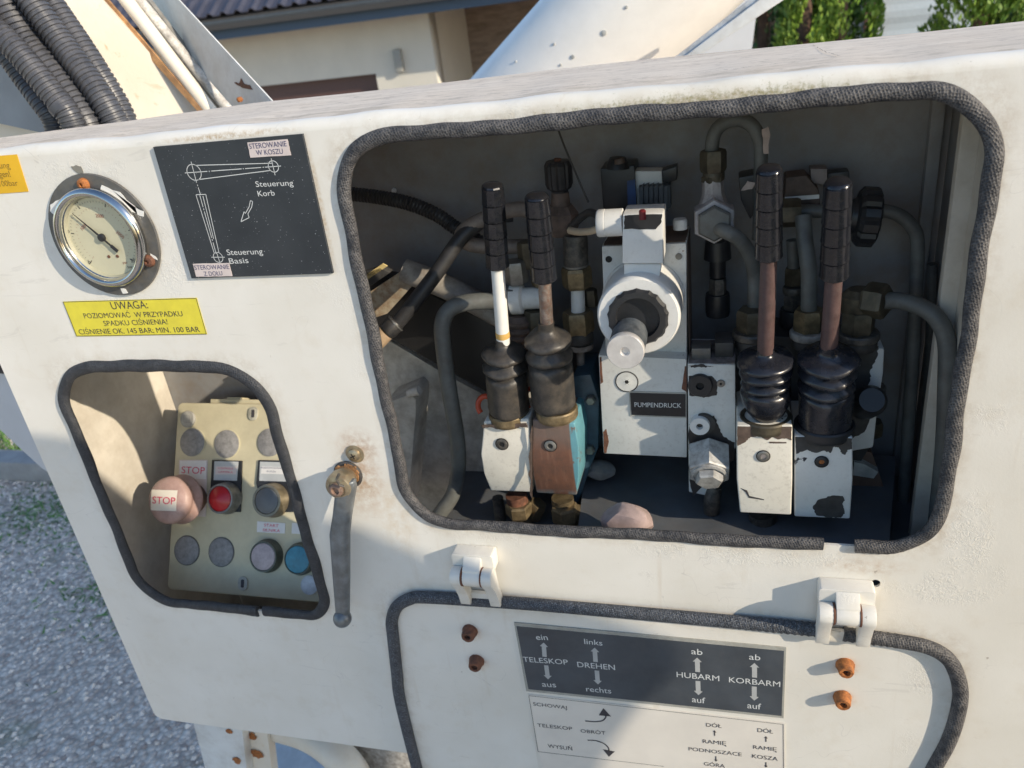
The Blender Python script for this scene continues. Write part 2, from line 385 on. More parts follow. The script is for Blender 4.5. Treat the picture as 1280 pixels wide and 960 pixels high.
DARK = simple('dark_void', (.012, .012, .012), .8, var=.1, bump=0)
WHITEBLOCK = chipped('flaking_white_block', (.76, .73, .65), (.10, .075, .06), 38, .655, rust=(.18, .08, .04))
WHITEBLOCK2 = chipped('flaking_white_block_cool', (.70, .70, .67), (.045, .045, .05), 30, .665, grime=.2)
VALVEWHITE = chipped('valve_body_white', (.62, .63, .61), (.12, .07, .045), 22, .67, grime=.3, rust=(.20, .09, .04))
COILWHITE = chipped('coil_white', (.72, .72, .70), (.06, .05, .05), 30, .69, grime=.15)
def rusty_block():
    m = N('worn_brown_and_blue_block'); x, y, z = m.xyz()
    base = m.mix(m.ramp(m.noise(60, 6, .7), .35, .65), (.18, .085, .055), (.11, .065, .05))
    br = m.noise(200, 4, .6, stretch=(1, 1, .08), w=3); base = m.mix(m.math('MULTIPLY', m.ramp(br, .5, .62), .4), base, (.26, .14, .10))
    top = m.ramp(z, -.445, -.425); base = m.mix(m.math('MULTIPLY', top, .6), base, (.16, .13, .115))
    # blue coat left on the flank and along the lower edges
    gx = m.ramp(x, -.1665, -.1650); gb = m.ramp(z, -.497, -.515); gl = m.ramp(x, -.2105, -.2175)
    e = m.math('MAXIMUM', m.math('MULTIPLY', m.math('MAXIMUM', gb, m.math('MULTIPLY', gl, .7)), m.ramp(m.noise(70, 5, .7, w=5), .36, .52)), m.math('MULTIPLY', gx, m.ramp(m.noise(45, 5, .65, w=8), .34, .40)))
    blue = m.mix(m.ramp(m.noise(50, 4), .3, .7), (.10, .27, .33), (.14, .34, .40))
    m.color(m.mix(e, base, blue)); m.rough(.5); m.b.inputs['Metallic'].default_value = .1; m.bump(m.noise(400, 4, .7), .5, .0005); return m.m
BLUEBROWN = rusty_block()
BLUE = simple('dark_blue_paint', (.035, .075, .11), .4, var=.25, bump=.2)
BEIGE = simple('aged_beige_plastic', (.55, .50, .35), .42, var=.08, scale=20, bump=.18, bscale=500, dust=.2, dcol=(.35, .29, .18))
BLANK = simple('grey_blanking_plug', (.23, .225, .225), .6, var=.25, scale=150, bump=.5, bscale=500, dust=.4, dcol=(.35, .34, .33))
REDB = simple('red_push_button', (.42, .015, .022), .32, var=.12, bump=.1)
GREYB = simple('grey_push_button', (.12, .13, .14), .45, var=.1)
PINKB = simple('faded_push_button', (.42, .36, .38), .5, var=.15, scale=90, dust=.3, dcol=(.18, .15, .14))
BLUEB = simple('blue_push_button', (.055, .23, .33), .5, var=.15, scale=90, dust=.3, dcol=(.05, .10, .12))
MUSH = simple('faded_pink_mushroom', (.40, .27, .235), .45, var=.12, scale=50, dust=.35, dcol=(.24, .11, .09))
MUSH_DK = simple('brown_button_collar', (.16, .09, .07), .5, var=.2)
BRBEZ = simple('bronze_button_bezel', (.25, .21, .15), .35, metal=.7, var=.2)
GBEZ = simple('olive_button_bezel', (.10, .11, .09), .4, metal=.3, var=.2)
LABELW = simple('label_white', (.68, .67, .66), .5, var=.05, bump=0)
LABELP = simple('label_pinkish', (.62, .54, .52), .5, var=.06, bump=0)
LABELG = simple('label_grey', (.45, .47, .48), .4, var=.06, bump=0)
SIGN = N('dark_anodised_sign'); _n = SIGN.math('ADD', SIGN.ramp(SIGN.noise(620, 1, .5), .735, .75), 0)
SIGN.color(SIGN.mix(_n, SIGN.mix(SIGN.ramp(SIGN.noise(25, 4), .3, .7), (.022, .027, .034), (.034, .040, .048)), (.40, .42, .44))); SIGN.rough(.42); SIGN = SIGN.m
SIGN2 = simple('dark_engraved_sign', (.055, .065, .078), .38, var=.18, scale=18, bump=.08, dust=.15, dcol=(.12, .12, .12))
PRINT_L = simple('pale_print', (.62, .64, .64), .5, var=.05, bump=0)
PRINT_G = simple('grey_print', (.42, .43, .43), .5, var=.05, bump=0)
PRINT_D = simple('dark_print', (.05, .045, .05), .6, var=.1, bump=0)
PRINT_R = simple('red_print', (.60, .05, .11), .6, var=.1, bump=0)
PRINT_BR = simple('brownish_red_print', (.30, .10, .07), .6, var=.1, bump=0)
PRINT_N = simple('navy_print', (.06, .06, .14), .6, var=.1, bump=0)
FRAMEGR = simple('pale_sign_frame', (.36, .36, .33), .4, var=.12, dust=.3, dcol=(.2, .17, .12))
YELLOW = simple('yellow_sticker', (.72, .63, .055), .45, var=.06, scale=30, bump=.05, dust=.2, dcol=(.45, .38, .06))
ORANGE = simple('orange_sticker', (.72, .42, .015), .45, var=.06, scale=30, bump=.05)
DIAL = simple('cream_dial', (.55, .52, .37), .5, var=.05, scale=20, bump=0)
STONE = simple('pale_pink_stone', (.36, .27, .25), .85, var=.2, scale=60, bump=.5, bscale=260, dust=.3, dcol=(.22, .18, .17))
TAN = simple('tan_fitting', (.42, .30, .19), .5, var=.15, dust=.2)
ORANGE_R = simple('orange_red_ring', (.45, .06, .02), .45, var=.1)
CREAMCABLE = simple('cream_cable', (.50, .40, .28), .5, var=.1)

# ================================================================= THE CABINET
cab = thing('control_cabinet', 'off-white painted steel hydraulic control cabinet with two seal-edged windows', 'cabinet', (0, .12, -.9))
MAINW = rrect(-.341, .185, -.506, -.0935, [.052, .05, .055, .052], 12)
LEFTW = rrect(-.752, -.479, -.6595, -.3135, [.052, .034, .060, .060], 12)
hole = [(.1362+.0046*cos(t*pi/8), -.5496+.0046*sin(t*pi/8)) for t in range(16)]
TOPZ = -.0735
outline = rrect(-.822, .46, -.8930, TOPZ-.010, [.012, .004, .0005, .0005], 5)
obj('front_panel', from_curve(FP, [outline, MAINW, LEFTW, hole], -.003, 0), PAINT, cab, smooth=30)
# rolled top edge and the top sheet
bm = B(); n = 8; prof = [(0.0, TOPZ-.010)] + [(.010-.010*cos(a), TOPZ-.010+.010*sin(a)) for a in [pi/2*k/n for k in range(1, n+1)]]
xs = [-.822+.0128*i for i in range(101)]
def wob(x): return .0007*sin(x*37)+.0005*sin(x*83+1)
rows = [[bm.verts.new((x, y, z+(wob(x) if k else 0))) for x in xs] for k, (y, z) in enumerate(prof)]
for a, b in zip(rows, rows[1:]):
    for i in range(len(xs)-1): bm.faces.new((a[i], a[i+1], b[i+1], b[i]))
rows[0][0].co.y = 0
obj('top_bend', bm, PAINT, cab, smooth=80)
bm = B()
def backy(x):
    pts = [(-.822, .10), (-.66, .14), (-.535, .215), (-.18, .235), (.46, .245)]
    for (a, p), (b, q) in zip(pts, pts[1:]):
        if x <= b: return p+(q-p)*(x-a)/(b-a)
    return .245
rws = []
for j in range(14):
    f = j/13
    rws.append([bm.verts.new((x, .010+(backy(x)-.010)*f, TOPZ+wob(x)*(1-f)+.0009*sin(f*9+x*11)*f)) for x in xs])
for a, b in zip(rws, rws[1:]):
    for i in range(len(xs)-1): bm.faces.new((a[i], a[i+1], b[i+1], b[i]))
for i in range(len(xs)-1):                                 # folded-down rear edge
    a, b = rws[-1][i], rws[-1][i+1]; c, d = bm.verts.new(b.co+Vector((0, 0, -.02))), bm.verts.new(a.co+Vector((0, 0, -.02))); bm.faces.new((a, b, c, d))
obj('top_panel', bm, TOP, cab, smooth=60)
# raised old sealing patch on the top sheet
FT = Fr((0, 0, TOPZ), (1, 0, 0), (0, 1, 0), (0, 0, 1))
def tp(u, v): return FT.pix(u, v)
# cracked outline of the old sealing strip on the top sheet, in broken stretches
CRK = simple('crack_dirt', (.16, .12, .09), .8, var=.4, scale=300)
bm = B(); loop_ = [tp(515, 131), tp(640, 117), tp(840, 97), tp(1050, 72), tp(1032, 67), tp(1016, 58), tp(930, 64), tp(800, 78), tp(640, 98)]; rc = random.Random(11)
for a, b in zip(loop_, loop_[1:]):
    a, b = Vector(a), Vector(b); n_ = max(int((b-a).length/.0035), 1); prev = a
    for k in range(1, n_+1):
        q = a.lerp(b, k/n_)+Vector((rc.uniform(-.0006, .0006), rc.uniform(-.0008, .0008)))
        if rc.random() < .72 or a.y < .03 and rc.random() < .5: line(bm, FT, prev, q, rc.uniform(.0003, .0011), .0013)
        prev = q
obj('crack_line', bm, CRK, cab, smooth=0)
# inside walls
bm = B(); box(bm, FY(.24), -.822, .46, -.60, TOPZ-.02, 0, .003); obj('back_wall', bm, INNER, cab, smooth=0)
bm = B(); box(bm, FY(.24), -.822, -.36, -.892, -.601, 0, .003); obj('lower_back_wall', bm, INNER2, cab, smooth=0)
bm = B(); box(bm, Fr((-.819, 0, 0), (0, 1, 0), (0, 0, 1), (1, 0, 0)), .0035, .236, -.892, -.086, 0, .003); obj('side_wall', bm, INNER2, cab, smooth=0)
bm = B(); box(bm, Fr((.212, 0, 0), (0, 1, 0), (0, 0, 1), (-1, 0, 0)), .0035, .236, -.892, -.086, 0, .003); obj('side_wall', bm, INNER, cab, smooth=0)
bm = B(); box(bm, FY(.10), .186, .206, -.60, -.088, -.012, .0); box(bm, FY(.10), .200, .2085, -.60, -.088, 0, .05); obj('frame_channel', bm, INNER2, cab, bevel=.0015)
bm = B(); box(bm, FY(.236), .188, .200, -.60, -.095, 0, .012); obj('frame_channel', bm, INNER, cab, bevel=.0015)
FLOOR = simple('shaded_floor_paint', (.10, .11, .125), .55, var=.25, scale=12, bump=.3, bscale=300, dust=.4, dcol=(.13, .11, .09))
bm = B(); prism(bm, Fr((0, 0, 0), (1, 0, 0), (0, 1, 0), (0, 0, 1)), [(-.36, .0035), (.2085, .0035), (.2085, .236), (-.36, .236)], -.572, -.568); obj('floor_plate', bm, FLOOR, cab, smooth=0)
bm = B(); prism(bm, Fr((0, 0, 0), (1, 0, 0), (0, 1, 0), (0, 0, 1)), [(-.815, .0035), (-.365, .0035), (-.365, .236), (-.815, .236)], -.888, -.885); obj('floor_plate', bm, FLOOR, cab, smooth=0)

# rubber edge seals, bulged tubes with a gap
def seal_path(loop, start, skip):
    L = [Vector((x, 0, z)) for x, z in loop]
    L = L[start:]+L[:start]; L = resample(L+[L[0]], .004)
    return L
def seal(name, loop, gap, r, mat, parent, h, ripple=None, flat=.95):
    """gap = (x0, x1) of the open stretch on the lower or upper run at the given side"""
    L = resample([Vector((x, 0, z)) for x, z in loop+[loop[0]]], .0025)
    if gap:
        gx0, gx1, gz, side = gap
        idx = [i for i, p in enumerate(L) if gx0 < p.x < gx1 and ((p.z < gz) if side < 0 else (p.z > gz))]
        i0, i1 = min(idx), max(idx); L = L[i1+1:]+L[:i0]
    pts = [p+Vector((0, h, 0)) + Vector((.0007*sin(i*.13)+.0004*sin(i*.31), 0, .0008*sin(i*.09+1)+.0004*sin(i*.37))) for i, p in enumerate(L)]
    bm = B(); n = len(pts)
    def rr(i, l):
        k = 1+.035*sin(i*.21)+.03*sin(i*.083+2)
        if ripple:
            for c, w, a in ripple:
                if abs(pts[i].x-c[0]) < w and abs(pts[i].z-c[1]) < w: k += a*(.5+.5*sin(l*2*pi/.0065))*(1-abs(pts[i].x-c[0])/w)
        return r*k
    tube(bm, pts, rr, 14, closed=not gap, flat=flat, nref=Vector((0, -1, 0)), uv=True)
    return obj(name, bm, mat, parent, smooth=60)
seal('window_seal', MAINW, (.0885, .1135, -.4, -1), .0067, SEAL, cab, -.0006, flat=.72, ripple=[((.125, -.506), .04, .10)])
seal('window_seal', LEFTW, (-.5795, -.5725, -.5, -1), .0071, SEAL2, cab, -.0004, flat=.68, ripple=[((-.59, -.66), .035, .07)])

# ================================================================= LOWER DOOR
door = thing('cabinet_door', 'off-white lower cabinet door edged with rubber and hung on two hinges', 'door', (-.08, 0, -.9))
DOORL = [(-.4068, -.93), (-.4068, -.79), (-.4015, -.735), (-.3945, -.672), (-.391, -.648), (-.380, -.626), (-.362, -.613), (-.343, -.6085), (-.26, -.6062), (-.18, -.6055), (0, -.6072), (.0905, -.6092), (.1134, -.6118), (.1596, -.6149), (.188, -.6195), (.207, -.632), (.2177, -.6525), (.2235, -.675), (.2248, -.696), (.2235, -.725), (.2195, -.755), (.2107, -.7947), (.204, -.84), (.200, -.93)]
def inset(l, d):
    out = []
    for i, p in enumerate(l):
        a, b = Vector(l[max(i-1, 0)]), Vector(l[min(i+1, len(l)-1)]); t = (b-a).normalized(); n = Vector((t.y, -t.x)); q = Vector(p)+n*d; out.append((q.x, q.y))
    return out
bm = from_curve(FP, [inset(DOORL, .0015)], .0006, .0036); obj('door_panel', bm, PAINT, door, smooth=30)
def door_seal(i0, i1, lo, hi, mat, ripples):
    L = resample(catmull([Vector((x, -.0065, z)) for x, z in DOORL], 8), .0022); L = [p for i, p in enumerate(L) if lo(p) ]
    bm = B()
    def rr(i, l):
        k = 1
        for c, w, a in ripples:
            if abs(L[i].x-c) < w and L[i].z > -.63: k += a*sin(l*2*pi/.0068)*(1-.5*abs(L[i].x-c)/w)
        return .0075*k
    tube(bm, L, rr, 14, nref=Vector((0, -1, 0)), uv=True, flat=.9); return obj('door_seal', bm, mat, door, smooth=60)
door_seal(0, 0, lambda p: p.x < .0885, 0, SEAL3, [(.06, .055, .09)])
door_seal(0, 0, lambda p: p.x > .1085, 0, SEAL, [(.13, .032, .10)])

def rusty_screw(x, z, mat, name='screw', h=.0125, r=.0083, parent=None, base=.0036):
    F = FP.at(x, z, base); bm = B()
    lathe(bm, F, [(r*1.12, 0), (r*1.15, .0015), (r*1.02, .003), (r*1.06, .0045), (r*.98, .006), (r*.92, h-.002), (r*.80, h), (r*.48, h), (r*.46, h-.004), (0, h-.0045)], 22)
    for v in bm.verts: v.co += Vector((random.uniform(-1, 1), random.uniform(-1, 1), random.uniform(-1, 1)))*.00022
    return obj(name, bm, mat, parent, smooth=50)
for x, z, mt in ((-.294, -.656, RUST_DK), (-.2925, -.703, RUST_DK), (.1147, -.6555, RUST), (.1147, -.7015, RUST)):
    s = rusty_screw(x, z, mt, parent=door)
    if mt is RUST_DK: s['label'] = 'dark brown rusted screw'
    bm = B(); lathe(bm, FP.at(x, z, .0036+.0084), [(.0038, 0), (.0001, .0002)], 12); obj('screw_socket', bm, DARK, s)

def hinge(cx, cz, w, label):
    """cast weld-on hinge: leaf on the panel above, fork legs reaching down to the door, barrel between"""
    h = B(); F = FP.at(cx, cz, 0)
    prism(h, F, rrect(-w/2, w/2, -.006, .0165, .003, 3), .0005, .018); hg = obj('hinge', h, PAINT, door, bevel=.0012, label=label)
    h = B(); Fy = Fr(F.w(-w*.20, 0, 0), (0, -1, 0), (0, 0, 1), (1, 0, 0))
    prism(h, Fy, [(.002, .014), (.018, .014), (.029, .003)] + [(.024+.0105*cos(a), -.008+.0105*sin(a)) for a in [radians(60-22*k) for k in range(8)]] + [(.010, -.012), (.002, -.005)], 0, w*.42)
    obj('hinge_leaf', h, PAINT, hg, bevel=.001)
    for s in (-1, 1):
        h = B(); x0 = -w/2 if s < 0 else w*.245; Fk = Fr(F.w(x0, 0, 0), (0, -1, 0), (0, 0, 1), (1, 0, 0))
        prism(h, Fk, [(.024+.0108*cos(a), -.008+.0108*sin(a)) for a in [radians(-30+24*k) for k in range(9)]] + [(.012, -.018), (.010, -.030), (.004, -.050), (.004, -.056), (.016, -.056), (.019, -.042), (.026, -.024)], 0, w*.255)
        obj('hinge_arm', h, PAINT, hg, bevel=.001)
    h = B(); Fk = F.at(0, 0, 0); box(h, F, -w/2+.003, w/2-.003, -.058, -.044, .0045, .010); obj('hinge_foot', h, PAINT, hg, bevel=.001)
    for s in (-1, 1):
        h = B(); lathe(h, Fr(F.w(s*w*.235-.0011, 0, 0)+Vector((0, -.024, -.008)), (0, 1, 0), (0, 0, 1), (1, 0, 0)), [(.0098, 0), (.0110, .0005), (.0110, .0019), (.0098, .0024)], 20); obj('washer', h, RUST_DK, hg)
    return hg
hinge(-.2705, -.549, .047, 'white hinge nearer the latch handle')
hinge(.1085, -.562, .051, 'white hinge casting a long shadow')

# latch handle
lt = thing('latch_handle', 'cast grey latch handle with ball end hanging beside the small window', 'handle', (-.39, 0, -.42))
c = FP.pix(436, 592); F = FP.at(c[0], c[1], 0)
bm = B(); lathe(bm, F, [(.0165, .0003), (.0170, .002), (.015, .004), (.0, .004)], 26); obj('backing_washer', bm, DARKPAINT, lt)
bm = B(); prism(bm, F, jag([(-.013, .004), (-.009, .0125), (-.002, .013), (.002, .015), (.012, .0135), (.0155, .005), (.013, -.006), (.0, -.004)], .0014, 4), .004, .0062); obj('rusty_shim', bm, simple('worn_orange_shim', (.30, .15, .06), .6, var=.4, scale=150, dust=.8, dcol=(.10, .07, .05)), lt, smooth=0)
c2 = Vector((F.O.x, -.0255, F.O.z))
bm = B(); lathe(bm, F, [(.012, .004), (.013, .010), (.0150, .014), (.0155, .024), (.0140, .0285), (.0095, .0300), (.0090, .0292), (0, .0292)], 30); obj('hub', bm, BRONZE, lt)
bm = B(); lathe(bm, F.at(-.001, -.001, .0292), [(.0078, 0), (.0078, .003), (.0060, .0042), (.0045, .0042), (.004, .001), (0, .001)], 20); hb = obj('pivot_bolt', bm, simple('rusted_pivot', (.20, .12, .09), .6, var=.4, scale=150, dust=.5), lt)
bm = B(); tube(bm, [P(*q) for q in ((424, 592, -.036), (421, 599, -.038), (424, 606, -.037), (430, 608, -.036))], .0016, 8); obj('split_pin', bm, STEEL_DK, lt)
A0, A1, A2 = P(432, 610, -.022), P(424, 668, -.030), P(428, 768, -.036)
bm = B()
def armring(c, w, d, k=1.17): w *= k; return [c+Vector(v) for v in ((-w, -d*.35, 0), (-w*.55, -d, 0), (w*.55, -d, 0), (w, -d*.35, 0), (w, d, 0), (-w, d, 0))]
loft(bm, [armring(A0+Vector((0, 0, .010)), .0105, .0060), armring(A0, .0098, .0065), armring(A0.lerp(A1, .6), .0092, .0062), armring(A1, .0098, .0064), armring(A1.lerp(A2, .5), .0088, .0052), armring(A2, .0072, .0045)])
obj('arm', bm, CASTGREY, lt, bevel=.0028, seg=3)
bm = B(); bmesh.ops.create_uvsphere(bm, u_segments=24, v_segments=16, radius=.0108, matrix=Matrix.Translation(P(428, 773, -.037))); obj('ball_end', bm, CASTGREY, lt)
s = FP.pix(444, 567); bm = B(); Fs = FP.at(s[0], s[1], .0002)
lathe(bm, Fs, [(.0105, 0), (.0108, .0010), (.0090, .0014), (.0072, .0016), (.0068, .0042), (.0045, .0058), (0, .0062)], 26); sc = obj('cross_head_screw', bm, BRONZE, lt)
bm = B(); 
for a in (.4, .4+pi/2): line(bm, Fs, (-.0034*cos(a), -.0034*sin(a)), (.0034*cos(a), .0034*sin(a)), .0012, .0063)
obj('cross_slot', bm, DARK, sc, smooth=0)

# ================================================================= GAUGE
gx, gz = -.6140, -.1670
ga = thing('pressure_gauge', 'round chrome-rimmed pressure gauge with cream dial screwed on at upper left', 'gauge', (gx, 0, gz-.06))
G = FP.at(gx, gz, 0)
bm = B(); lathe(bm, G, [(.0625, .0003), (.0635, .0012), (.0628, .0034), (.050, .0036), (0, .0036)], 56); fl = obj('flange', bm, GREYP, ga)
def gpt(u, v): return G.pix(u, v, .0036)
for pts in ([(127, 231), (141, 238), (150, 240), (158, 250), (169, 258), (172, 268), (180, 271), (180, 264), (168, 258), (170, 266), (160, 262), (152, 252), (140, 245), (126, 238)],
            [(70, 251), (76, 248), (72, 258), (67, 268), (63, 264), (63, 256)], [(151, 360), (157, 361), (160, 366), (154, 367)], [(188, 317), (194, 320), (197, 325), (190, 322)]):
    bm = B(); prism(bm, G, jag([gpt(*p) for p in pts], .0006, 2), .0036, .0040); obj('paint_patch', bm, WCHIP, fl, smooth=0)
for u, v, mt in ((105, 230, RUST), (187, 326, RUST_DK)):
    q = G.pix(u, v, .004); bm = B(); lathe(bm, G.at(q[0], q[1], .0036), [(.0062, 0), (.0064, .001), (.0052, .0042), (.0034, .005), (.002, .005), (.0018, .003), (0, .003)], 18); obj('screw', bm, mt, ga)
bm = B(); lathe(bm, G, [(.0500, .0036), (.0515, .006), (.0518, .0085), (.0500, .0125), (.0470, .0145), (.0445, .0140), (.0435, .0118), (.0432, .0090), (.0418, .0075)], 72, cap=False); obj('bezel', bm, CHROME, ga, smooth=60)
bm = B(); lathe(bm, G, [(.0436, .0098), (.0405, .0050), (.0402, .0030), (.0402, -.001)], 64, cap=False); obj('dial_wall', bm, simple('dial_wall_cream', (.36, .35, .26), .5, var=.05, bump=0), ga)
bm = B(); lathe(bm, G, [(.0403, .0001+.0036), (0, .0002+.0036)], 64); dl = obj('dial', bm, DIAL, ga)
def pol(a, r): a = radians(a); return (r*sin(a), r*cos(a))
bm = B(); bm2 = B(); HD = .0042
for i in range(51):
    a = -135+i*5.4; big = i % 10 == 0; mid_ = i % 5 == 0
    line(bm, G, pol(a, .0372), pol(a, .0335 if big else .0348 if mid_ else .0356), .0008 if big else .00035, HD)
for i in range(37):
    a = -135+i*7.44; 
    if a > 135: break
    line(bm2, G, pol(a, .0305), pol(a, .0275 if i % 10 == 0 else .0292), .0003, HD)
def dial_text(bmx, s, a, r, size):
    c = pol(a, r); t = radians(-a*.55) if abs(a) < 120 else 0
    d = Vector((cos(t), sin(t)))*size*len(s)*.30; text_bm(bmx, s, G, (c[0]-d.x, c[1]-d.y), (c[0]+d.x, c[1]+d.y), HD, size)
for s_, a in (('0', -135), ('50', -81), ('100', -27), ('150', 27), ('200', 81), ('250', 135)): dial_text(bm, s_, a, .0395 if s_ not in ('0', '250') else .039, .0040)
text_bm(bm, 'bar', G, (.0175, -.0335), (.0235, -.0335), HD, .0028)
for s_, a in (('1000', -60), ('2000', 14), ('3000', 89)): dial_text(bm2, s_, a, .0205, .0038)
text_bm(bm2, 'psi', G, (.0135, -.0285), (.0185, -.0285), HD, .0026)
obj('dial_scale', bm, PRINT_D, dl, smooth=0); obj('dial_scale', bm2, PRINT_BR, dl, smooth=0)
na = radians(-43); nd = Vector((sin(na), cos(na))); nn = Vector((-nd.y, nd.x)); bm = B()
prism(bm, G, [tuple(nd*a+nn*b) for a, b in ((.036, 0), (.006, .0010), (-.012, .0009), (-.012, .0018), (-.0205, .0018), (-.0205, -.0018), (-.012, -.0018), (-.012, -.0009), (.006, -.0010))], .0058, .0066)
lathe(bm, G, [(.0040, .0045), (.0040, .0072), (.003, .0078), (0, .0078)], 20); obj('needle', bm, PLASTIC, ga, smooth=30)
for x in (-.001, .0095):
    bm = B(); lathe(bm, G.at(x, -.0205, .0038), [(.0017, 0), (.0016, .0006), (0, .0006)], 10); obj('dial_screw', bm, RUST_DK, dl)
bm = B(); bm_pts = [(0, .0635), (.004, .064), (.0035, .070), (-.002, .0715), (-.0085, .0705), (-.006, .066)]
prism(bm, G, jag([(x-.0035, y) for x, y in bm_pts], .0008, 2), .0001, .0005); obj('bare_patch', bm, simple('bare_grey', (.22, .21, .18), .6, var=.1), ga, smooth=0)

# ================================================================= SIGNS ON THE PANEL
def sign(name, label, quad, mat, h0, h1, F=FP, jagg=0, parent=None):
    pts = [F.pix(*q, h1) for q in quad]; bm = B(); prism(bm, F, jag(pts, jagg, 6) if jagg else pts, h0, h1)
    if parent: return obj(name, bm, mat, parent, smooth=0)
    c = F.w(*pts[2], 0); return obj(name, bm, mat, None, smooth=0, label=label, cat='sign', loc=c)
def words(name, parent, F, h, mat, rows_, z, ox, oy, caps=None):
    bm = B()
    for s, a, b, *cp in rows_:
        A_ = F.pix(ox+a[0]/z, oy+a[1]/z, h); B_ = F.pix(ox+b[0]/z, oy+b[1]/z, h)
        cap = None
        if cp: q0 = F.pix(ox+a[0]/z, oy+a[1]/z, h); q1 = F.pix(ox+a[0]/z, oy+(a[1]-cp[0])/z, h); cap = (Vector(q0)-Vector(q1)).length
        text_bm(bm, s, F, A_, B_, h, cap)
    return obj(name, bm, mat, parent, smooth=0)
sa = sign('diagram_sign', 'dark square sign with white boom diagram reading Steuerung Korb and Basis', [(191.3, 183.8), (377.6, 167.5), (416, 341.8), (239.4, 348)], SIGN, .0005, .0034)
z5 = 5.052; A5 = lambda X, Y, h=.0036: FP.pix(180+X/z5, 160+Y/z5, h)
words('lettering', sa, FP, .0036, PRINT_L, [('Steuerung', (708, 372), (945, 363), 36), ('Korb', (722, 432), (828, 426), 36), ('Steuerung', (527, 803), (752, 796), 36), ('Basis', (542, 858), (662, 852), 36)], z5, 180, 160)
bm = B(); LW = .00065
for c, e in (((316, 280), (360, 280)), ((817, 243), (849, 243)), ((468, 817), (497, 817))):
    ring2(bm, FP, A5(*c), abs(A5(*e)[0]-A5(*c)[0]), LW, .0036)
def dash(p, q, pat=(0, 1)):
    a, b = Vector(A5(*p)), Vector(A5(*q))
    for s0, s1 in zip(pat[::2], pat[1::2]): line(bm, FP, a.lerp(b, s0), a.lerp(b, s1), LW, .0036)
dash((322, 236), (815, 222)); dash((340, 326), (800, 268)); dash((258, 284), (865, 240), (0, .24, .255, .268, .283, .6, .612, .622, .635, .8, .815, .83, .84, 1))
dash((803, 192), (828, 298)); dash((297, 212), (332, 345)); dash((337, 358), (356, 418), (0, .15, .3, 1)); dash((426, 816), (510, 816)); dash((458, 785), (480, 852))
dash((328, 421), (390, 419)); dash((328, 421), (445, 795)); dash((390, 419), (474, 790)); dash((352, 424), (456, 795), (0, .2, .22, .25, .27, .72, .74, .77, .8, 1)); dash((372, 430), (440, 700))
ar = [(672, 458), (686, 464), (680, 500), (656, 542), (664, 566), (612, 592), (632, 528), (640, 540), (664, 498), (672, 458)]
for p, q in zip(ar, ar[1:]): dash(p, q)
obj('boom_drawing', bm, PRINT_L, sa, smooth=0)
k1 = sign('paper_label', '', [(180+x/z5, 160+y/z5) for x, y in ((652, 92), (905, 70), (928, 172), (672, 188))], LABELP, .0035, .0039, parent=sa, jagg=.0002)
words('lettering', k1, FP, .0041, PRINT_N, [('STEROWANIE', (668, 132), (903, 115), 34), ('W KOSZU', (712, 172), (880, 162), 33)], z5, 180, 160)
k2 = sign('paper_label', '', [(180+x/z5, 160+y/z5) for x, y in ((308, 858), (537, 853), (558, 936), (330, 940))], LABELP, .0035, .0039, parent=sa, jagg=.0002)
words('lettering', k2, FP, .0041, PRINT_N, [('STEROWANIE', (322, 896), (540, 890), 28), ('Z DOŁU', (382, 935), (498, 930), 28)], z5, 180, 160)
ys = sign('warning_sticker', 'yellow sticker with black Polish warning text starting UWAGA under the gauge', [(78.4, 377), (245.8, 372.3), (258.8, 418), (95.5, 420.7)], YELLOW, .0003, .0007, jagg=.00015)
bm = B(); q = [FP.pix(*p, .0008) for p in ((79, 377.6), (245.2, 373), (258, 417.4), (96, 420))]
for a, b in zip(q, q[1:]+q[:1]): line(bm, FP, a, b, .0006, .0009)
obj('border', bm, PRINT_D, ys, smooth=0)
words('lettering', ys, FP, .0009, PRINT_D, [('UWAGA:', (408, 165), (540, 161), 27), ('POZIOMOWAĆ  W PRZYPADKU', (308, 198), (666, 190), 18), ('SPADKU CIŚNIENIA!', (380, 225), (612, 219), 18), ('CIŚNIENIE OK. 145 BAR; MIN. 100 BAR', (290, 256), (728, 247), 18)], 2.909, 0, 330)
os_ = thing('warning_sticker', 'orange sticker cut by the left picture edge with the ending 100bar', 'sign', (-.70, 0, -.117))
pts = [FP.pix(*p, .0007) for p in ((21, 193), (35.5, 239.5))]
bm = B(); prism(bm, FP, [(-.79, -.0795), pts[0], pts[1], (-.79, pts[1][1])], .0003, .0007); obj('sheet', bm, ORANGE, os_, smooth=0)
words('lettering', os_, FP, .0009, simple('ochre_print', (.28, .17, .02), .6, bump=0), [('ung', (0, 613), (38, 611), 22), ('gen!', (0, 645), (40, 643), 22), ('100bar', (0, 678), (67, 675), 20)], 2.909, 0, 0)

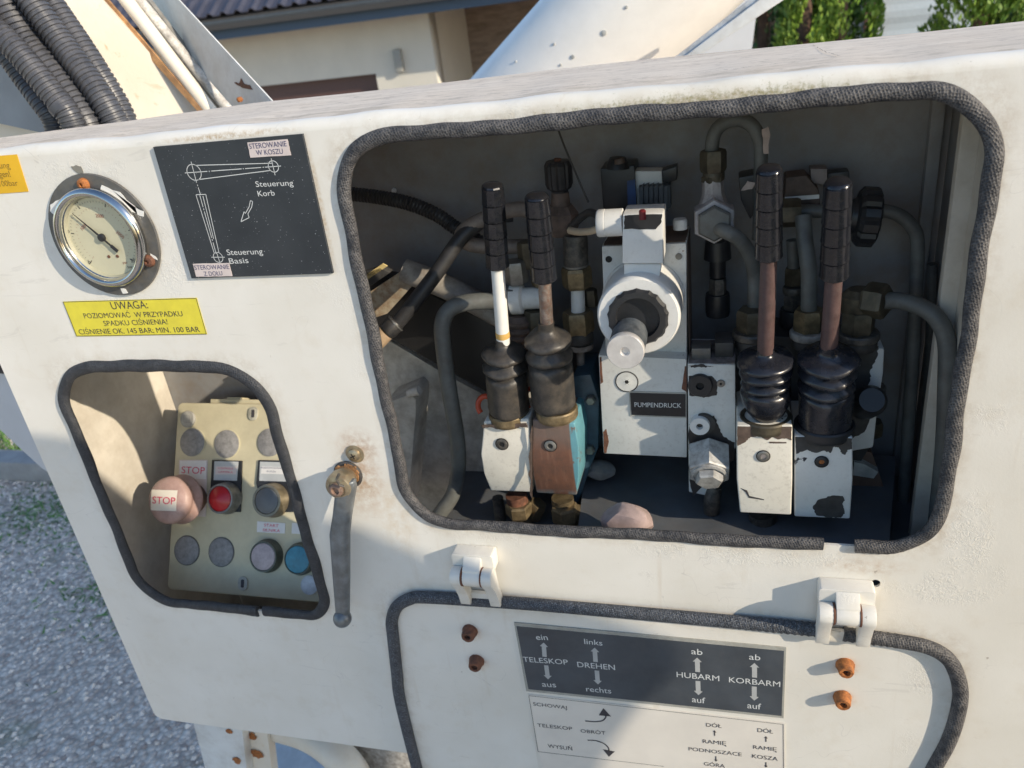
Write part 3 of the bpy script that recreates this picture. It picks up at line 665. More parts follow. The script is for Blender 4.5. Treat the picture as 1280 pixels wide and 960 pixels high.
sb = sign('lever_sign', 'dark wide sign with German lever names TELESKOP DREHEN HUBARM KORBARM', [(642.4, 778.3), (982.8, 810), (979.4, 898), (657.8, 864)], FRAMEGR, .0038, .0052)
bm = B(); q = [FP.pix(*p, .0056) for p in ((645.5, 783), (980, 814), (977, 895), (660.5, 861.5))]; prism(bm, FP, q, .0050, .0056); sb2 = obj('dark_field', bm, SIGN2, sb, smooth=0)
HS = .0058
words('lettering', sb2, FP, HS, PRINT_L, [('ein', (155, 150), (228, 152), 36), ('TELESKOP', (72, 288), (355, 308), 32), ('aus', (192, 446), (280, 451), 34), ('links', (458, 176), (572, 187), 34), ('DREHEN', (415, 322), (652, 342), 34), ('rechts', (470, 476), (628, 490), 34)], 5.055, 640, 770)
words('lettering', sb2, FP, HS, PRINT_L, [('ab', (235, 200), (310, 207), 40), ('HUBARM', (138, 353), (422, 381), 37), ('auf', (240, 520), (328, 530), 40), ('ab', (620, 236), (695, 243), 40), ('KORBARM', (487, 388), (828, 420), 37), ('auf', (608, 560), (700, 570), 40)], 5.333, 820, 780)
def arrow(bm, F, tail, tip, w, hw, hl, h):
    a, b = Vector(tail), Vector(tip); d = (b-a).normalized(); n = Vector((-d.y, d.x)); m_ = b-d*hl
    poly(bm, F, [tuple(p) for p in (a-n*w/2, m_-n*w/2, m_-n*hw/2, b, m_+n*hw/2, m_+n*w/2, a+n*w/2)], h)
bm = B()
for ox, oy, z, u, t0, t1 in ((640, 770, 5.055, (206, 200), 258, 168), (640, 770, 5.055, (216, 228), 312, 400), (640, 770, 5.055, (528, 522), 290, 200), (640, 770, 5.055, (536, 543), 345, 432), (820, 780, 5.333, (278, 274), 320, 224), (820, 780, 5.333, (279, 283), 380, 474), (820, 780, 5.333, (657, 656), 357, 260), (820, 780, 5.333, (655, 655), 417, 511)):
    bm = B(); arrow(bm, FP, FP.pix(ox+u[0]/z, oy+t0/z, HS), FP.pix(ox+u[1]/z, oy+t1/z, HS), .0052, .0098, .0062, HS); obj('arrow', bm, PRINT_G, sb2, smooth=0)
sc_ = sign('lever_sign', 'white plastic sign with Polish lever names SCHOWAJ TELESKOP OBRÓT WYSUŃ', [(659.5, 868), (981, 904), (981.5, 975), (678, 962)], simple('white_plastic_sign', (.70, .66, .60), .4, var=.04, scale=20, bump=0), .0038, .0048)
bm = B(); q = [FP.pix(*p, .0049) for p in ((661, 869.5), (979, 905.5), (979.5, 990), (672.6, 939.5), (830, 958))]
for a, b in ((q[0], q[1]), (q[1], q[2]), (q[0], q[3]), (q[3], q[4])): line(bm, FP, a, b, .0006, .0050)
obj('border', bm, PRINT_D, sc_, smooth=0)
words('lettering', sc_, FP, .0051, PRINT_D, [('SCHOWAJ', (135, 566), (348, 590), 22), ('TELESKOP', (162, 700), (382, 723), 22), ('OBRÓT', (435, 736), (592, 751), 22), ('WYSUŃ', (228, 832), (382, 850), 24)], 5.055, 640, 770)
words('lettering', sc_, FP, .0051, PRINT_D, [('DÓŁ', (335, 684), (438, 693), 25), ('RAMIĘ', (312, 793), (470, 810), 26), ('PODNOSZĄCE', (218, 843), (572, 882), 24), ('GÓRA', (320, 943), (460, 960), 25), ('DÓŁ', (677, 720), (780, 731), 27), ('RAMIĘ', (648, 832), (806, 850), 26), ('KOSZA', (640, 892), (812, 913), 26), ('GÓRA', (668, 992), (800, 1005), 26)], 5.333, 820, 780)
bm = B()
for u, t0, t1 in (((391, 390), 746, 708), ((399, 400), 882, 918), ((733, 733), 786, 748), ((733, 733), 922, 958)):
    bm = B(); arrow(bm, FP, FP.pix(820+u[0]/5.333, 780+t0/5.333, .0051), FP.pix(820+u[1]/5.333, 780+t1/5.333, .0051), .0013, .0040, .0034, .0051); obj('arrow', bm, PRINT_D, sc_, smooth=0)
def curved(pts, tip):
    bm = B()
    L = catmull([Vector((*FP.pix(640+x/5.055, 770+y/5.055, .0051), 0)) for x, y in pts], 6)
    for a, b in zip(L, L[1:]): line(bm, FP, (a.x, a.y), (b.x, b.y), .0017, .0051)
    poly(bm, FP, [FP.pix(640+x/5.055, 770+y/5.055, .0051) for x, y in tip], .0051); obj('curved_arrow', bm, PRINT_D, sc_, smooth=0)
curved([(462, 663), (520, 668), (570, 662), (592, 640), (590, 625)], [(548, 628), (577, 582), (626, 635)])
curved([(478, 785), (530, 788), (580, 806), (608, 832), (612, 850)], [(574, 842), (650, 856), (612, 890)])

# ================================================================= CONTROL LEVERS
def socket_screw(parent, u, v, y, w, ring_mat, hole_mat=DARK, lit=None):
    F = FY(y); q = F.pix(u, v); r = rad(u, v, y, w); F = F.at(*q)
    bm = B(); lathe(bm, F, [(r*1.15, .0002), (r*1.15, .0006)], 24); d = obj('screw_recess', bm, DARK, parent)
    bm = B(); lathe(bm, F, [(r, 0), (r, .0012), (r*.85, .0018), (r*.52, .0018), (r*.48, .0008), (0, .0006)], 24); s = obj('socket_screw', bm, ring_mat, parent)
    bm = B(); lathe(bm, F, [(r*.46, .0009), (0, .0010)], 6); obj('hex_socket', bm, hole_mat, s)
def boot_prof(kind):
    # fractions along the axis from the foot up, and widths relative to the body
    if kind == 'cone':
        base = [(0, .55), (.03, .64), (.12, .84), (.24, .97), (.36, 1.04), (.41, 1.04), (.44, .96), (.46, .84)]; z0, k = .46, 3
    elif kind == 'low':
        base = [(0, .94), (.04, 1.0), (.09, .97), (.40, 1.0), (.44, .98), (.46, .88)]; z0, k = .46, 3
    else:
        base = [(0, .93), (.02, 1.0), (.06, 1.0), (.10, .97), (.44, 1.02), (.50, 1.0), (.53, .90), (.55, .76)]; z0, k = .55, 2
    step = (.90-z0)/k
    for i in range(k):
        w = 1.06+.05*i; z = z0+i*step; last = i == k-1
        base += [(z+step*.18, w*.90), (z+step*.34, w*1.0), (z+step*.46, w), (z+step*.62, w*.93), (z+step*.82, w*(.76 if not last else .66)), (z+step, .72 if not last else .44)]
    return base + [(.93, .37), (.95, .36), (1, .35)]
def lever(label, blk, bmat, topmat, ydep, ys, foot, neck, wboot, rod_top, wrod, rodmat, grip_top, wgrip, collar, wcol, colmat, bootmat, gripmat, screw, screwmat, gseg=24, nb=5, hole=DARK, profile=None, rodlow=None, kind='two'):
    """blk: front face outline in image pixels at depth ydep; the axis points are (u, v) at depth y_axis"""
    y_axis, y_top = ys; base = P(*collar, y_axis)
    def Y(p): return (p[0], p[1], y_axis+(y_top-y_axis)*(collar[1]-p[1])/(collar[1]-grip_top[1]))
    t = thing('control_lever', label, 'lever', base, 'levers on the hydraulic valves')
    # block: loft of its outline backwards
    F = FY(ydep); fr = [F.pix(*p) for p in blk]
    bm = B(); depth = .075
    if profile:
        bm2 = bm; n_ = len(fr)
        front = [bm.verts.new((x, ydep+profile((z-min(p[1] for p in fr))/(max(p[1] for p in fr)-min(p[1] for p in fr))), z)) for x, z in fr]
        back = [bm.verts.new((x, ydep+depth, z)) for x, z in fr]
        bm.faces.new(back)
        h = n_//2
        for i in range(h-1): bm.faces.new((front[i], front[i+1], front[n_-2-i], front[n_-1-i]))
        for i in range(n_): bm.faces.new((front[i], front[(i+1) % n_], back[(i+1) % n_], back[i]))
    else:
        prism(bm, F, fr, -depth, 0)
    b = obj('valve_block', bm, bmat, t, bevel=.0022, seg=3)
    # collar
    cA = P(*collar, y_axis); r = rad(*collar, y_axis, wcol); Fc = Fr(cA, (1, 0, 0), (0, 1, 0), (0, 0, 1))
    bm = B(); hh = .0052; lathe(bm, Fc, [(r*.93, -hh-.002), (r*.99, -hh*.9), (r, -hh*.5), (r, hh*.7), (r*.95, hh), (r*.80, hh), (r*.78, hh*.2), (0, hh*.2)], 40); obj('collar', bm, colmat, t)
    bm = B(); pxl(bm, Y(collar), Y((foot[0]+(neck[0]-foot[0])*.15, foot[1]+(neck[1]-foot[1])*.15)), [(0, wboot*.55), (1, wboot*.5)], 20); obj('stem', bm, STEEL_DK, t)
    bm = B(); Fb, H = pxl(bm, Y(foot), Y(neck), [(a, wboot*w) for a, w in boot_prof(kind)], 36)
    for v in bm.verts: 
        d = (v.co-base).length; v.co += Vector((.0008*sin(v.co.z*140+v.co.x*90)+.0004*sin(v.co.z*610+v.co.y*300), .0008*cos(v.co.z*170+v.co.x*130), .0009*sin(v.co.x*160+v.co.y*90)))
    obj('rubber_boot', bm, bootmat, t, smooth=60)
    bm = B(); pxl(bm, Y((neck[0]+(foot[0]-neck[0])*.15, neck[1]+(foot[1]-neck[1])*.15)), Y(rod_top), [(0, wrod), (.98, wrod), (1, wrod*.9)], 20); obj('rod', bm, rodmat, t)
    if rodlow:
        bm = B(); F_, H_ = pxl(bm, Y((neck[0]+.2, neck[1]-2)), Y((neck[0]+(rod_top[0]-neck[0])*.10, neck[1]+(rod_top[1]-neck[1])*.10)), [(0, wrod*1.05), (1, wrod*1.03)], 20); obj('rust_stain', bm, rodlow, t)
    # grip with bands
    pr = [(0, wgrip*.80), (.012, wgrip*.92)]
    for k in range(nb):
        a, b_ = .015+k*(.955/nb), .015+(k+1)*(.955/nb)
        pr += [(a+.004, wgrip*.98), (a+.012, wgrip*1.03), (a+.03, wgrip*1.0), (b_-.02, wgrip*(.985-.012*k/nb)), (b_-.006, wgrip*.97), (b_-.002, wgrip*.90)]
    pr += [(.975, wgrip*.93), (.99, wgrip*.86), (1, wgrip*.70)]
    bm = B(); pxl(bm, Y(rod_top), Y(grip_top), pr, gseg); obj('grip', bm, gripmat, t, smooth=28 if gseg < 16 else 40)
    socket_screw(t, *screw, ydep+(profile(.62) if profile else 0)-.0002, 15, screwmat, hole)
    return t, F
bulge = lambda f: .012*(1-f)**2 if f < .5 else .003+.006*(f-.5)
LA = lever('left lever with white painted rod, black ribbed grip and white chipped block', [(610, 621), (603, 596), (600, 570), (603, 530), (659.5, 527), (662, 560), (662, 596), (662.5, 623)], WHITEBLOCK, BROWNP, .055, (.075, .035),
      (636, 512), (628.5, 423), 52, (622, 334), 17, RODWH, (615.5, 230), 30, (636, 519), 50, BRASS, BOOT, GRIP, (627.5, 555), STEEL_DK, gseg=10, profile=bulge, rodlow=simple('orange_stain', (.55, .34, .10), .6))
LB = lever('short rusty lever with scuffed black grip on worn brown and blue block', [(668, 624), (664.5, 598), (664, 575), (664.5, 528), (717, 532), (722.5, 560), (722.5, 600), (718.5, 627)], BLUEBROWN, BROWNP, .052, (.072, .030),
      (692, 505), (683, 403), 55, (680.5, 350), 16.5, RUSTROD, (670.5, 243), 32, (696, 514), 53, BRASS, BOOT, GRIP, (688, 557), STEEL, profile=bulge)
LCv = lever('tall lever with maroon rod and twisted glossy boot on white block', [(925, 641), (921, 600), (920.5, 532), (990.5, 532), (990.5, 600), (989, 644)], WHITEBLOCK, BROWNP, .045, (.066, .004),
      (958, 520), (956, 434), 58, (961, 322), 20, RODBR, (961.5, 209), 33, (957, 524), 64, BRASS_DK, BOOT2, GRIP, (954, 570), STEEL, hole=CHROME, kind='cone')
LDv = lever('rightmost lever leaning right above white block with black bare patch', [(993, 646), (993, 600), (993.5, 545), (1066, 547), (1066, 600), (1062.5, 649)], WHITEBLOCK2, DARKPAINT, .047, (.068, -.002),
      (1031, 530), (1036, 430), 64, (1042.5, 346), 21, RODBR, (1047.5, 226), 35, (1030, 533), 72, PLASTIC, BOOT2, GRIP, (1027, 577), PLASTIC, hole=RUST, kind='low')
def bare(parent, F, poly_px, mat, amp=.0006, h=.0004, name='bare_patch', n=5):
    bm = B(); prism(bm, F, jag([F.pix(*p) for p in poly_px], amp, n), -.0002, h); return obj(name, bm, mat, parent, smooth=0)
bare(LCv[0], LCv[1], [(921.5, 533), (989.5, 533), (989.5, 550), (982, 548), (972, 549), (966, 546), (959, 550), (948, 545), (938, 546), (932, 552), (924, 556), (921.5, 557)], BROWNP)
bare(LCv[0], LCv[1], [(961, 552), (983, 552.5), (983, 554), (962, 554)], BROWNP, .0002)
bare(LCv[0], LCv[1], [(926, 610), (934, 613), (937, 620), (955, 624), (955, 625), (936, 622), (932, 615)], PRINT_D, .0001, n=2)
bare(LDv[0], LDv[1], [(994, 546), (1065, 548), (1065, 561), (1060, 562), (1057, 568), (1052, 567), (1049, 560), (1043, 558), (1038, 566), (1030, 563), (1018, 566), (1009, 562), (995, 567)], DARKPAINT)
bare(LDv[0], LDv[1], [(1016, 634), (1022, 625), (1033, 622), (1040, 619), (1054, 620), (1056, 625), (1053, 630), (1056, 640), (1051, 646.5), (1036, 646.5), (1020, 644)], DARKPAINT, .0007)
# bare brown shoulders on the left pair
def bare3(parent, pts, mat, name='bare_patch'):
    bm = B(); bm.faces.new([bm.verts.new(p) for p in pts]); r = bmesh.ops.extrude_face_region(bm, geom=bm.faces[:]); bmesh.ops.translate(bm, verts=[g for g in r['geom'] if isinstance(g, bmesh.types.BMVert)], vec=(0, -.0004, .0002)); return obj(name, bm, mat, parent, smooth=0)
FA = FY(.0575)
bare(LA[0], FA, [(602, 531), (658, 529), (659.5, 534), (650, 533), (640, 536), (632, 534), (622, 536), (613, 533), (604, 535)], BROWNP, .0004, .0012)
bare(LA[0], FY(.056), [(665.5, 532), (665.5, 622), (662.5, 617), (664, 600), (660.5, 592), (663, 586), (661, 570), (664, 555), (662, 545)], BROWNP, .0003, .0016, n=3)
bm = B(); A_ = P(607, 507, .088); tube(bm, [A_+Vector((.009*cos(a), .02*sin(a)*.2, .010*sin(a))) for a in [radians(70+20*k) for k in range(9)]], .0032, 10); obj('orange_ring', bm, ORANGE_R, LA[0])
bm = B(); A_ = P(664, 500, .088); tube(bm, [A_+Vector((.006*cos(a), 0, .014*sin(a))) for a in [radians(90+20*k) for k in range(9)]], .0028, 10); obj('orange_ring', bm, ORANGE_R, LA[0])
# hex unions under the blocks
def union(parent, u, v, y, w, h, mat, rot=0, tilt=0, name='union_nut'):
    F = Fr(P(u, v, y), (1, 0, 0), (0, 1, 0), (0, 0, 1)); r = rad(u, v, y, w)
    bm = B(); hexp(bm, F, r, -h/2, h/2, rot); 
    if tilt: bmesh.ops.rotate(bm, verts=bm.verts, cent=F.O, matrix=Matrix.Rotation(tilt, 3, 'Y'))
    return obj(name, bm, mat, parent, smooth=20)
def stub(parent, u0, v0, u1, v1, y, w, mat, name='stub_pipe'):
    bm = B(); pxl(bm, (u0, v0, y), (u1, v1, y), [(0, w), (1, w)], 18); return obj(name, bm, mat, parent)
stub(LA[0], 645, 618, 648, 632, .085, 27, RUST_DK, 'adapter'); union(LA[0], 649, 636, .082, 34, .017, BRASS, .2); union(LA[0], 669, 637, .092, 24, .022, BRASS, .6, .5); stub(LA[0], 652, 640, 656, 662, .082, 20, BRASS_DK)
stub(LA[0], 622, 622, 627, 660, .095, 14, STEEL_DK)
stub(LB[0], 703, 622, 704, 634, .085, 28, BRASS, 'adapter'); union(LB[0], 706, 641, .080, 34, .022, BRASS, .5); union(LB[0], 720, 643, .088, 22, .018, BRASS, .2, .5); stub(LB[0], 707, 650, 712, 672, .08, 20, BRASS_DK)
stub(LCv[0], 953, 640, 955, 672, .085, 34, STEEL_DK, 'adapter'); union(LCv[0], 953, 668, .082, 40, .016, STEEL_DK, .3); stub(LDv[0], 1012, 645, 1015, 675, .1, 30, STEEL_DK, 'adapter')
# dark blue valve housing behind the blue-brown block
bm = B(); F = FY(.115); prism(bm, F, [F.pix(*p) for p in ((716, 470), (738, 468), (749, 500), (748, 560), (736, 590), (722, 632), (714, 640), (705, 560))], -.06, 0); vh = obj('valve_housing', bm, BLUE, LB[0], bevel=.003)
for u, v in ((739, 498), (738, 560)):
    q = F.pix(u, v); bm = B(); lathe(bm, F.at(*q), [(.006, 0), (.006, .006), (.0045, .008), (0, .008)], 6); obj('bolt', bm, STEEL, LB[0], smooth=20)
for nm, LL, u, v, w_, h_ in (('rear_housing', LA[0], 648, 480, 90, 120),):
    bm = B(); F = FY(.13); prism(bm, F, [F.pix(*p) for p in ((612, 448), (700, 445), (722, 600), (625, 610))], -.06, 0); obj(nm, bm, DARKPAINT, LL, bevel=.004)
bm = B(); F = FY(.145); prism(bm, F, [F.pix(*p) for p in ((930, 415), (1080, 432), (1088, 560), (1064, 600), (930, 610))], -.055, 0); obj('rear_housing', bm, DARKPAINT, LCv[0], bevel=.004)
bm = B(); F = FY(.115); prism(bm, F, [F.pix(*p) for p in ((1060, 428), (1106, 436), (1104, 470), (1098, 505), (1092, 560), (1062, 565))], -.05, 0); b = obj('rear_block', bm, WHITEBLOCK2, LDv[0], bevel=.003)
bare(LDv[0], F, [(1061, 430), (1098, 433), (1096, 447), (1088, 462), (1088, 475), (1082, 488), (1085, 504), (1090, 520), (1080, 540), (1062, 550)], DARKPAINT, .0009)
bm = B(); pxl(bm, (1080, 505, .11), (1090, 500, .07), [(0, 40), (.8, 40), (1, 30)], 24); obj('end_cap', bm, PLASTIC, LDv[0])

# ================================================================= PRESSURE RELIEF VALVE WITH SOLENOID
rv = thing('solenoid_valve', 'white solenoid valve with silver knob and PUMPENDRUCK plate in the cabinet centre', 'valve', P(800, 570, .12))
F9 = FY(.088); 
bm = B(); prism(bm, F9, [F9.pix(*p) for p in ((748, 444), (858, 449), (858.5, 572), (754.5, 567))], -.06, 0); vb = obj('valve_body', bm, VALVEWHITE, rv, bevel=.0012)
for pl in ([(856, 458), (858, 458), (858, 490), (852, 486), (854, 474)], [(749.5, 446), (752, 446), (754, 478), (750.8, 480)], [(754, 540), (758, 536), (761, 552), (758, 566), (755, 566)]):
    bare(vb, F9, pl, RUST_DK, .0004, .0003, 'rust_spot', 3)
pts = [F9.pix(*p, .0008) for p in ((786, 489), (858, 491), (858, 522.5), (788, 520))]; bm = B(); prism(bm, F9, pts, .0002, .0009); npl = obj('nameplate', bm, FRAMEGR, rv, smooth=0)
pts = [F9.pix(*p, .0012) for p in ((787.5, 491), (857, 492.8), (857, 521), (789.4, 518.5))]; bm = B(); prism(bm, F9, pts, .0008, .0013); obj('name_field', bm, simple('black_plate', (.012, .014, .018), .4), npl, smooth=0)
words('lettering', npl, F9, .0015, PRINT_L, [('PUMPENDRUCK', (405, 567), (778, 575), 38)], 6.4, 730, 420)
q = F9.pix(783.5, 477); bm = B(); lathe(bm, F9.at(*q), [(.0122, 0), (.0122, .0006), (.0112, .0006), (.0112, -.0004)], 32, cap=False); lathe(bm, F9.at(*q), [(.0122, .0001), (.0122, .0008), (.0116, .0009)], 32, cap=False); obj('plug_ring', bm, DARKPAINT, vb)
bm = B(); lathe(bm, F9.at(*q), [(.0112, 0), (.0110, .0007), (.0036, .0007), (.0030, .0009)], 32); pg = obj('plug', bm, VALVEWHITE, rv); bm = B(); lathe(bm, F9.at(*q), [(.0036, .0008), (0, .0011)], 6); obj('hex_socket', bm, DARK, pg)
# mounting block behind the coil
F10 = FY(.105)
bm = B(); prism(bm, F10, [F10.pix(*p) for p in ((752, 308), (858, 304), (858.5, 450), (757, 446))], -.062, 0); mb = obj('coil_block', bm, VALVEWHITE, rv, bevel=.0015)
bm = B(); FTb = Fr((0, 0, F10.pix(800, 306)[1]+.0003), (1, 0, 0), (0, 1, 0), (0, 0, 1)); x0, x1 = F10.pix(753, 307)[0], F10.pix(858, 305)[0]
prism(bm, FTb, jag([(x0+.001, .107), (x1-.001, .107), (x1-.001, .165), (x0+.001, .165)], .0008), 0, .0006); obj('bare_top', bm, BROWNP, mb, smooth=0)
bm = B(); box(bm, Fr((x1+.0003, .107, 0), (0, 1, 0), (0, 0, 1), (1, 0, 0)), .002, .058, F10.pix(858, 448)[1], F10.pix(858, 307)[1], 0, .0006); obj('bare_side', bm, BROWNP, mb, smooth=0)
for u, v, mt in ((761, 324, DARK), (848.5, 320.5, STEEL)):
    q = F10.pix(u, v); bm = B(); lathe(bm, F10.at(*q), [(.0034, .0002), (.0032, .0012), (0, .0012)], 16); obj('block_screw', bm, mt, mb)
for u, v in ((842, 302), (850, 276)):
    bm = B(); lathe(bm, Fr(P(u, v, .12), (1, 0, 0), (0, 1, 0), (0, 0, 1)), [(.007, -.008), (.007, .0), (.006, .002), (0, .002)], 16); obj('block_bolt', bm, VALVEWHITE, mb)
# coil
C0 = P(800, 390, .105); Fc = Fr((C0.x, .105, C0.z), (1, 0, 0), (0, 0, 1), (0, -1, 0))
cx, _, cz = P(797.5, 396.5, .052); Fc = Fr((cx, .105, cz), (1, 0, 0), (0, 0, 1), (0, -1, 0)); R0 = rad(797.5, 397, .052, 106)
bm = B(); lathe(bm, Fc, [(R0*1.02, 0), (R0*1.02, .004), (R0*.985, .006), (R0*.985, .047), (R0*.97, .051), (R0*.93, .053), (R0*.70, .053), (R0*.70, .045), (0, .045)], 64); cl = obj('coil', bm, COILWHITE, rv)
bm = B(); lathe(bm, Fc, [(R0*.72*(1+.045*(k % 2)), .0) for k in range(0)] or [(R0*.70, .044), (R0*.715, .0545), (R0*.66, .0575), (R0*.52, .0580), (R0*.50, .052), (0, .052)], 44)
for i, v in enumerate(bm.verts):
    d = v.co-Fc.O; a = math.atan2(d.z, d.x); rr_ = (d.x**2+d.z**2)**.5
    if rr_ > R0*.6: k = 1+.020*(1 if sin(a*17) > .2 else -1); v.co.x = Fc.O.x+d.x*k; v.co.z = Fc.O.z+d.z*k
obj('lock_ring', bm, PLASTIC, rv, smooth=30)
bm = B(); K0 = P(795, 408, .050); K1 = P(781.5, 439.5, .012); K0 = Vector((K1.x, .055, K1.z)); pr = []
Fk = Fr(K0, (1, 0, 0), (0, 0, 1), (0, -1, 0)); rk = rad(781.5, 440, .012, 47)
pr = [(rk*1.03, 0)]
for k in range(14): pr += [(rk*.99, .002+k*.0024), (rk*.955, .0032+k*.0024)]
lathe(bm, Fk, pr+[(rk*.95, .036), (0, .036)], 40); obj('threaded_shaft', bm, simple('dark_threaded_shaft', (.05, .06, .07), .42, var=.3, dust=.4, dcol=(.16, .16, .16)), rv, smooth=25)
bm = B(); lathe(bm, Fk.at(0, 0, .0362), [(rk*.99, 0), (rk*1.01, .001), (rk*1.01, .0065), (rk*.97, .0075), (rk*.27, .0075), (rk*.24, .0066), (rk*.20, .0035), (0, .0035)], 48); obj('adjusting_knob', bm, ALU, rv)
# plug connector on top of the coil
Fq = FY(.066); bm = B(); prism(bm, Fq, [Fq.pix(*p) for p in ((778, 268), (829, 266), (829, 330), (777.5, 330))], -.036, 0); cn = obj('connector', bm, COILWHITE, rv, bevel=.002)
bm = B(); Fq2 = FY(.069); prism(bm, Fq2, [Fq2.pix(*p) for p in ((780, 330), (827, 330), (824, 349), (780, 346))], -.03, 0); obj('connector_neck', bm, COILWHITE, rv, bevel=.0012)
bm = B(); prism(bm, Fq, jag([Fq.pix(*p) for p in ((781, 269.5), (828, 267.5), (827, 277), (820, 286), (780, 286))], .0005, 4), .0001, .0007); obj('bare_patch', bm, PLASTIC, cn, smooth=0)
bm = B(); lathe(bm, Fr(P(803, 266, .058), (1, 0, 0), (0, 1, 0), (0, 0, 1)), [(.0032, -.006), (.0032, .002), (.002, .003), (0, .003)], 14); obj('red_screw', bm, simple('dark_red_screw', (.16, .015, .02), .4), cn)
bm = B(); g0, g1 = P(779, 280, .078), P(751, 279, .078); g0.z = g1.z; Fg = axis_frame(g0, Vector((g1.x, g0.y, g0.z))); rg = rad(765, 280, .078, 34)
lathe(bm, Fg, [(rg, 0), (rg, .016), (rg*.97, .0165), (rg*1.02, .017), (rg*1.02, .023), (rg*.94, .0245), (rg*.5, .0245), (rg*.45, .020), (0, .020)], 32); obj('cable_gland', bm, COILWHITE, cn)

# block with plugs to the right of the relief valve
pv = thing('plug_block', 'narrow white chipped block with two round plugs and large hex cap', 'valve', P(890, 600, .11))
F11 = FY(.084); bm = B(); prism(bm, F11, [F11.pix(*p) for p in ((859.5, 455), (919, 456), (919.5, 560), (890, 621), (861, 615))], -.065, 0); pb = obj('block', bm, VALVEWHITE, pv, bevel=.0012)
for pl in ([(860, 457), (876, 455), (892, 458), (880, 459), (866, 459)], [(861, 530), (893, 519.5), (899, 535), (905, 546), (918, 553), (918, 575), (905, 580), (866, 620), (862, 600), (861, 560)], [(861, 470), (890, 470), (898, 480), (896, 494), (880, 497), (862, 494)]):
    bare(pb, F11, pl, simple('tar_black', (.035, .03, .03), .6), .0008, .0003)
z0 = F11.pix(890, 456)[1]; bm = B(); FTc = Fr((0, 0, z0+.0004), (1, 0, 0), (0, 1, 0), (0, 0, 1)); x0, x1 = F11.pix(861, 455)[0], F11.pix(918, 456)[0]
prism(bm, FTc, jag([(x0, .086), (x1, .086), (x1, .145), (x0, .145)], .0015), 0, .0006); obj('bare_top', bm, simple('grimy_top', (.15, .125, .12), .6, var=.5, scale=60, dust=.6, dcol=(.35, .33, .32)), pb, smooth=0)
bm = B(); box(bm, FY(.095), F11.pix(864, 450)[0], F11.pix(888, 450)[0], z0, z0+.013, -.02, 0); obj('small_lug', bm, GREYP, pv, bevel=.001)
bm = B(); box(bm, FY(.10), F11.pix(893, 450)[0], F11.pix(917, 450)[0], z0, z0+.017, -.03, 0); obj('small_lug', bm, DARKPAINT, pv, bevel=.002)
for u, v, w, mt, hh in ((875, 483, 30, PLASTIC, .005), (874.5, 533.5, 25, COILWHITE, .009), (901, 480, 10, STEEL, .002)):
    q = F11.pix(u, v, hh); r = rad(u, v, .08, w); bm = B(); lathe(bm, F11.at(*q), [(r, 0), (r, hh*.8), (r*.95, hh), (r*.34, hh), (r*.3, hh*.4), (0, hh*.4)], 30); pl_ = obj('plug', bm, mt, pv)
    bm = B(); lathe(bm, F11.at(*q), [(r*.32, hh*.45), (0, hh*.5)], 6); obj('hex_socket', bm, DARK, pl_)
    if w == 25: bm = B(); lathe(bm, F11.at(q[0]+.004, q[1]), [(r*1.12, 0), (r*1.12, hh*.5), (r, hh*.5)], 30); obj('plug_ring', bm, DARKPAINT, pv)
h0, h1 = P(886, 562, .082), P(886.5, 598, .050); Fh = axis_frame(h0, h1); Lh = (h1-h0).length; rh = rad(886, 588, .05, 56)
CAPM = simple('grimy_grey_cap', (.42, .42, .41), .5, metal=.15, var=.15, dust=.55, dcol=(.10, .09, .08))
bm = B(); hexp(bm, Fh, rh, 0, Lh*.86, .5, .06); hc = obj('hex_cap', bm, CAPM, pv, smooth=20)
bm = B(); lathe(bm, Fh, [(rh*.80, Lh*.86), (rh*.80, Lh*.92), (rh*.70, Lh*.95), (rh*.68, Lh*.90), (0, Lh*.9)], 32); obj('cap_ring', bm, CAPM, hc)
bm = B(); hexp(bm, Fh, rh*.62, Lh*.88, Lh*1.16, .2, .2); obj('cap_bolt', bm, CAPM, hc, smooth=20)
bm = B(); tube(bm, ppath([(892, 608, .09), (890, 625, .088), (890, 650, .10), (893, 680, .13)], 5), rad(890, 640, .09, 20), 16); obj('outlet_pipe', bm, STEEL_DK, pv)
bm = B(); hexp(bm, Fr(P(890, 650, .095), (1, 0, 0), (0, 1, 0), (0, 0, 1)), .012, -.008, .008, .3); obj('outlet_nut', bm, STEEL_DK, pv, smooth=20)

# ================================================================= FITTINGS, PIPES AND HOSES
def pipe(name, label, path, w, mat, cat='pipe', n=8, seg=16, ripple=None, group=None):
    pts = resample(ppath(path, n), .003 if not ripple else .0009)
    m_ = path[len(path)//2]; r = rad(*m_[:3], w); bm = B()
    tube(bm, pts, (lambda i, l: r*(1+ripple[1]*(1 if (l % ripple[0]) < ripple[0]*.55 else -1))) if ripple else r, seg)
    return obj(name, bm, mat, None, smooth=50, label=label, cat=cat, loc=pts[-1], group=group)
def nutz(parent, u, v, y, w, hpx, mat, rot=.25, name='nut'):
    h = rad(u, v, y, hpx)*2/.9; F = Fr(P(u, v, y), (1, 0, 0), (0, 1, 0), (0, 0, 1)); bm = B(); hexp(bm, F, rad(u, v, y, w), -h/2, h/2, rot); return obj(name, bm, mat, parent, smooth=20)
def disc(parent, u, v, y, w, hpx, mat, name='ring'):
    h = rad(u, v, y, hpx)*2/.9; F = Fr(P(u, v, y), (1, 0, 0), (0, 1, 0), (0, 0, 1)); r = rad(u, v, y, w); bm = B(); lathe(bm, F, [(r*.94, -h/2), (r, -h*.3), (r, h*.3), (r*.94, h/2)], 24); return obj(name, bm, mat, parent)
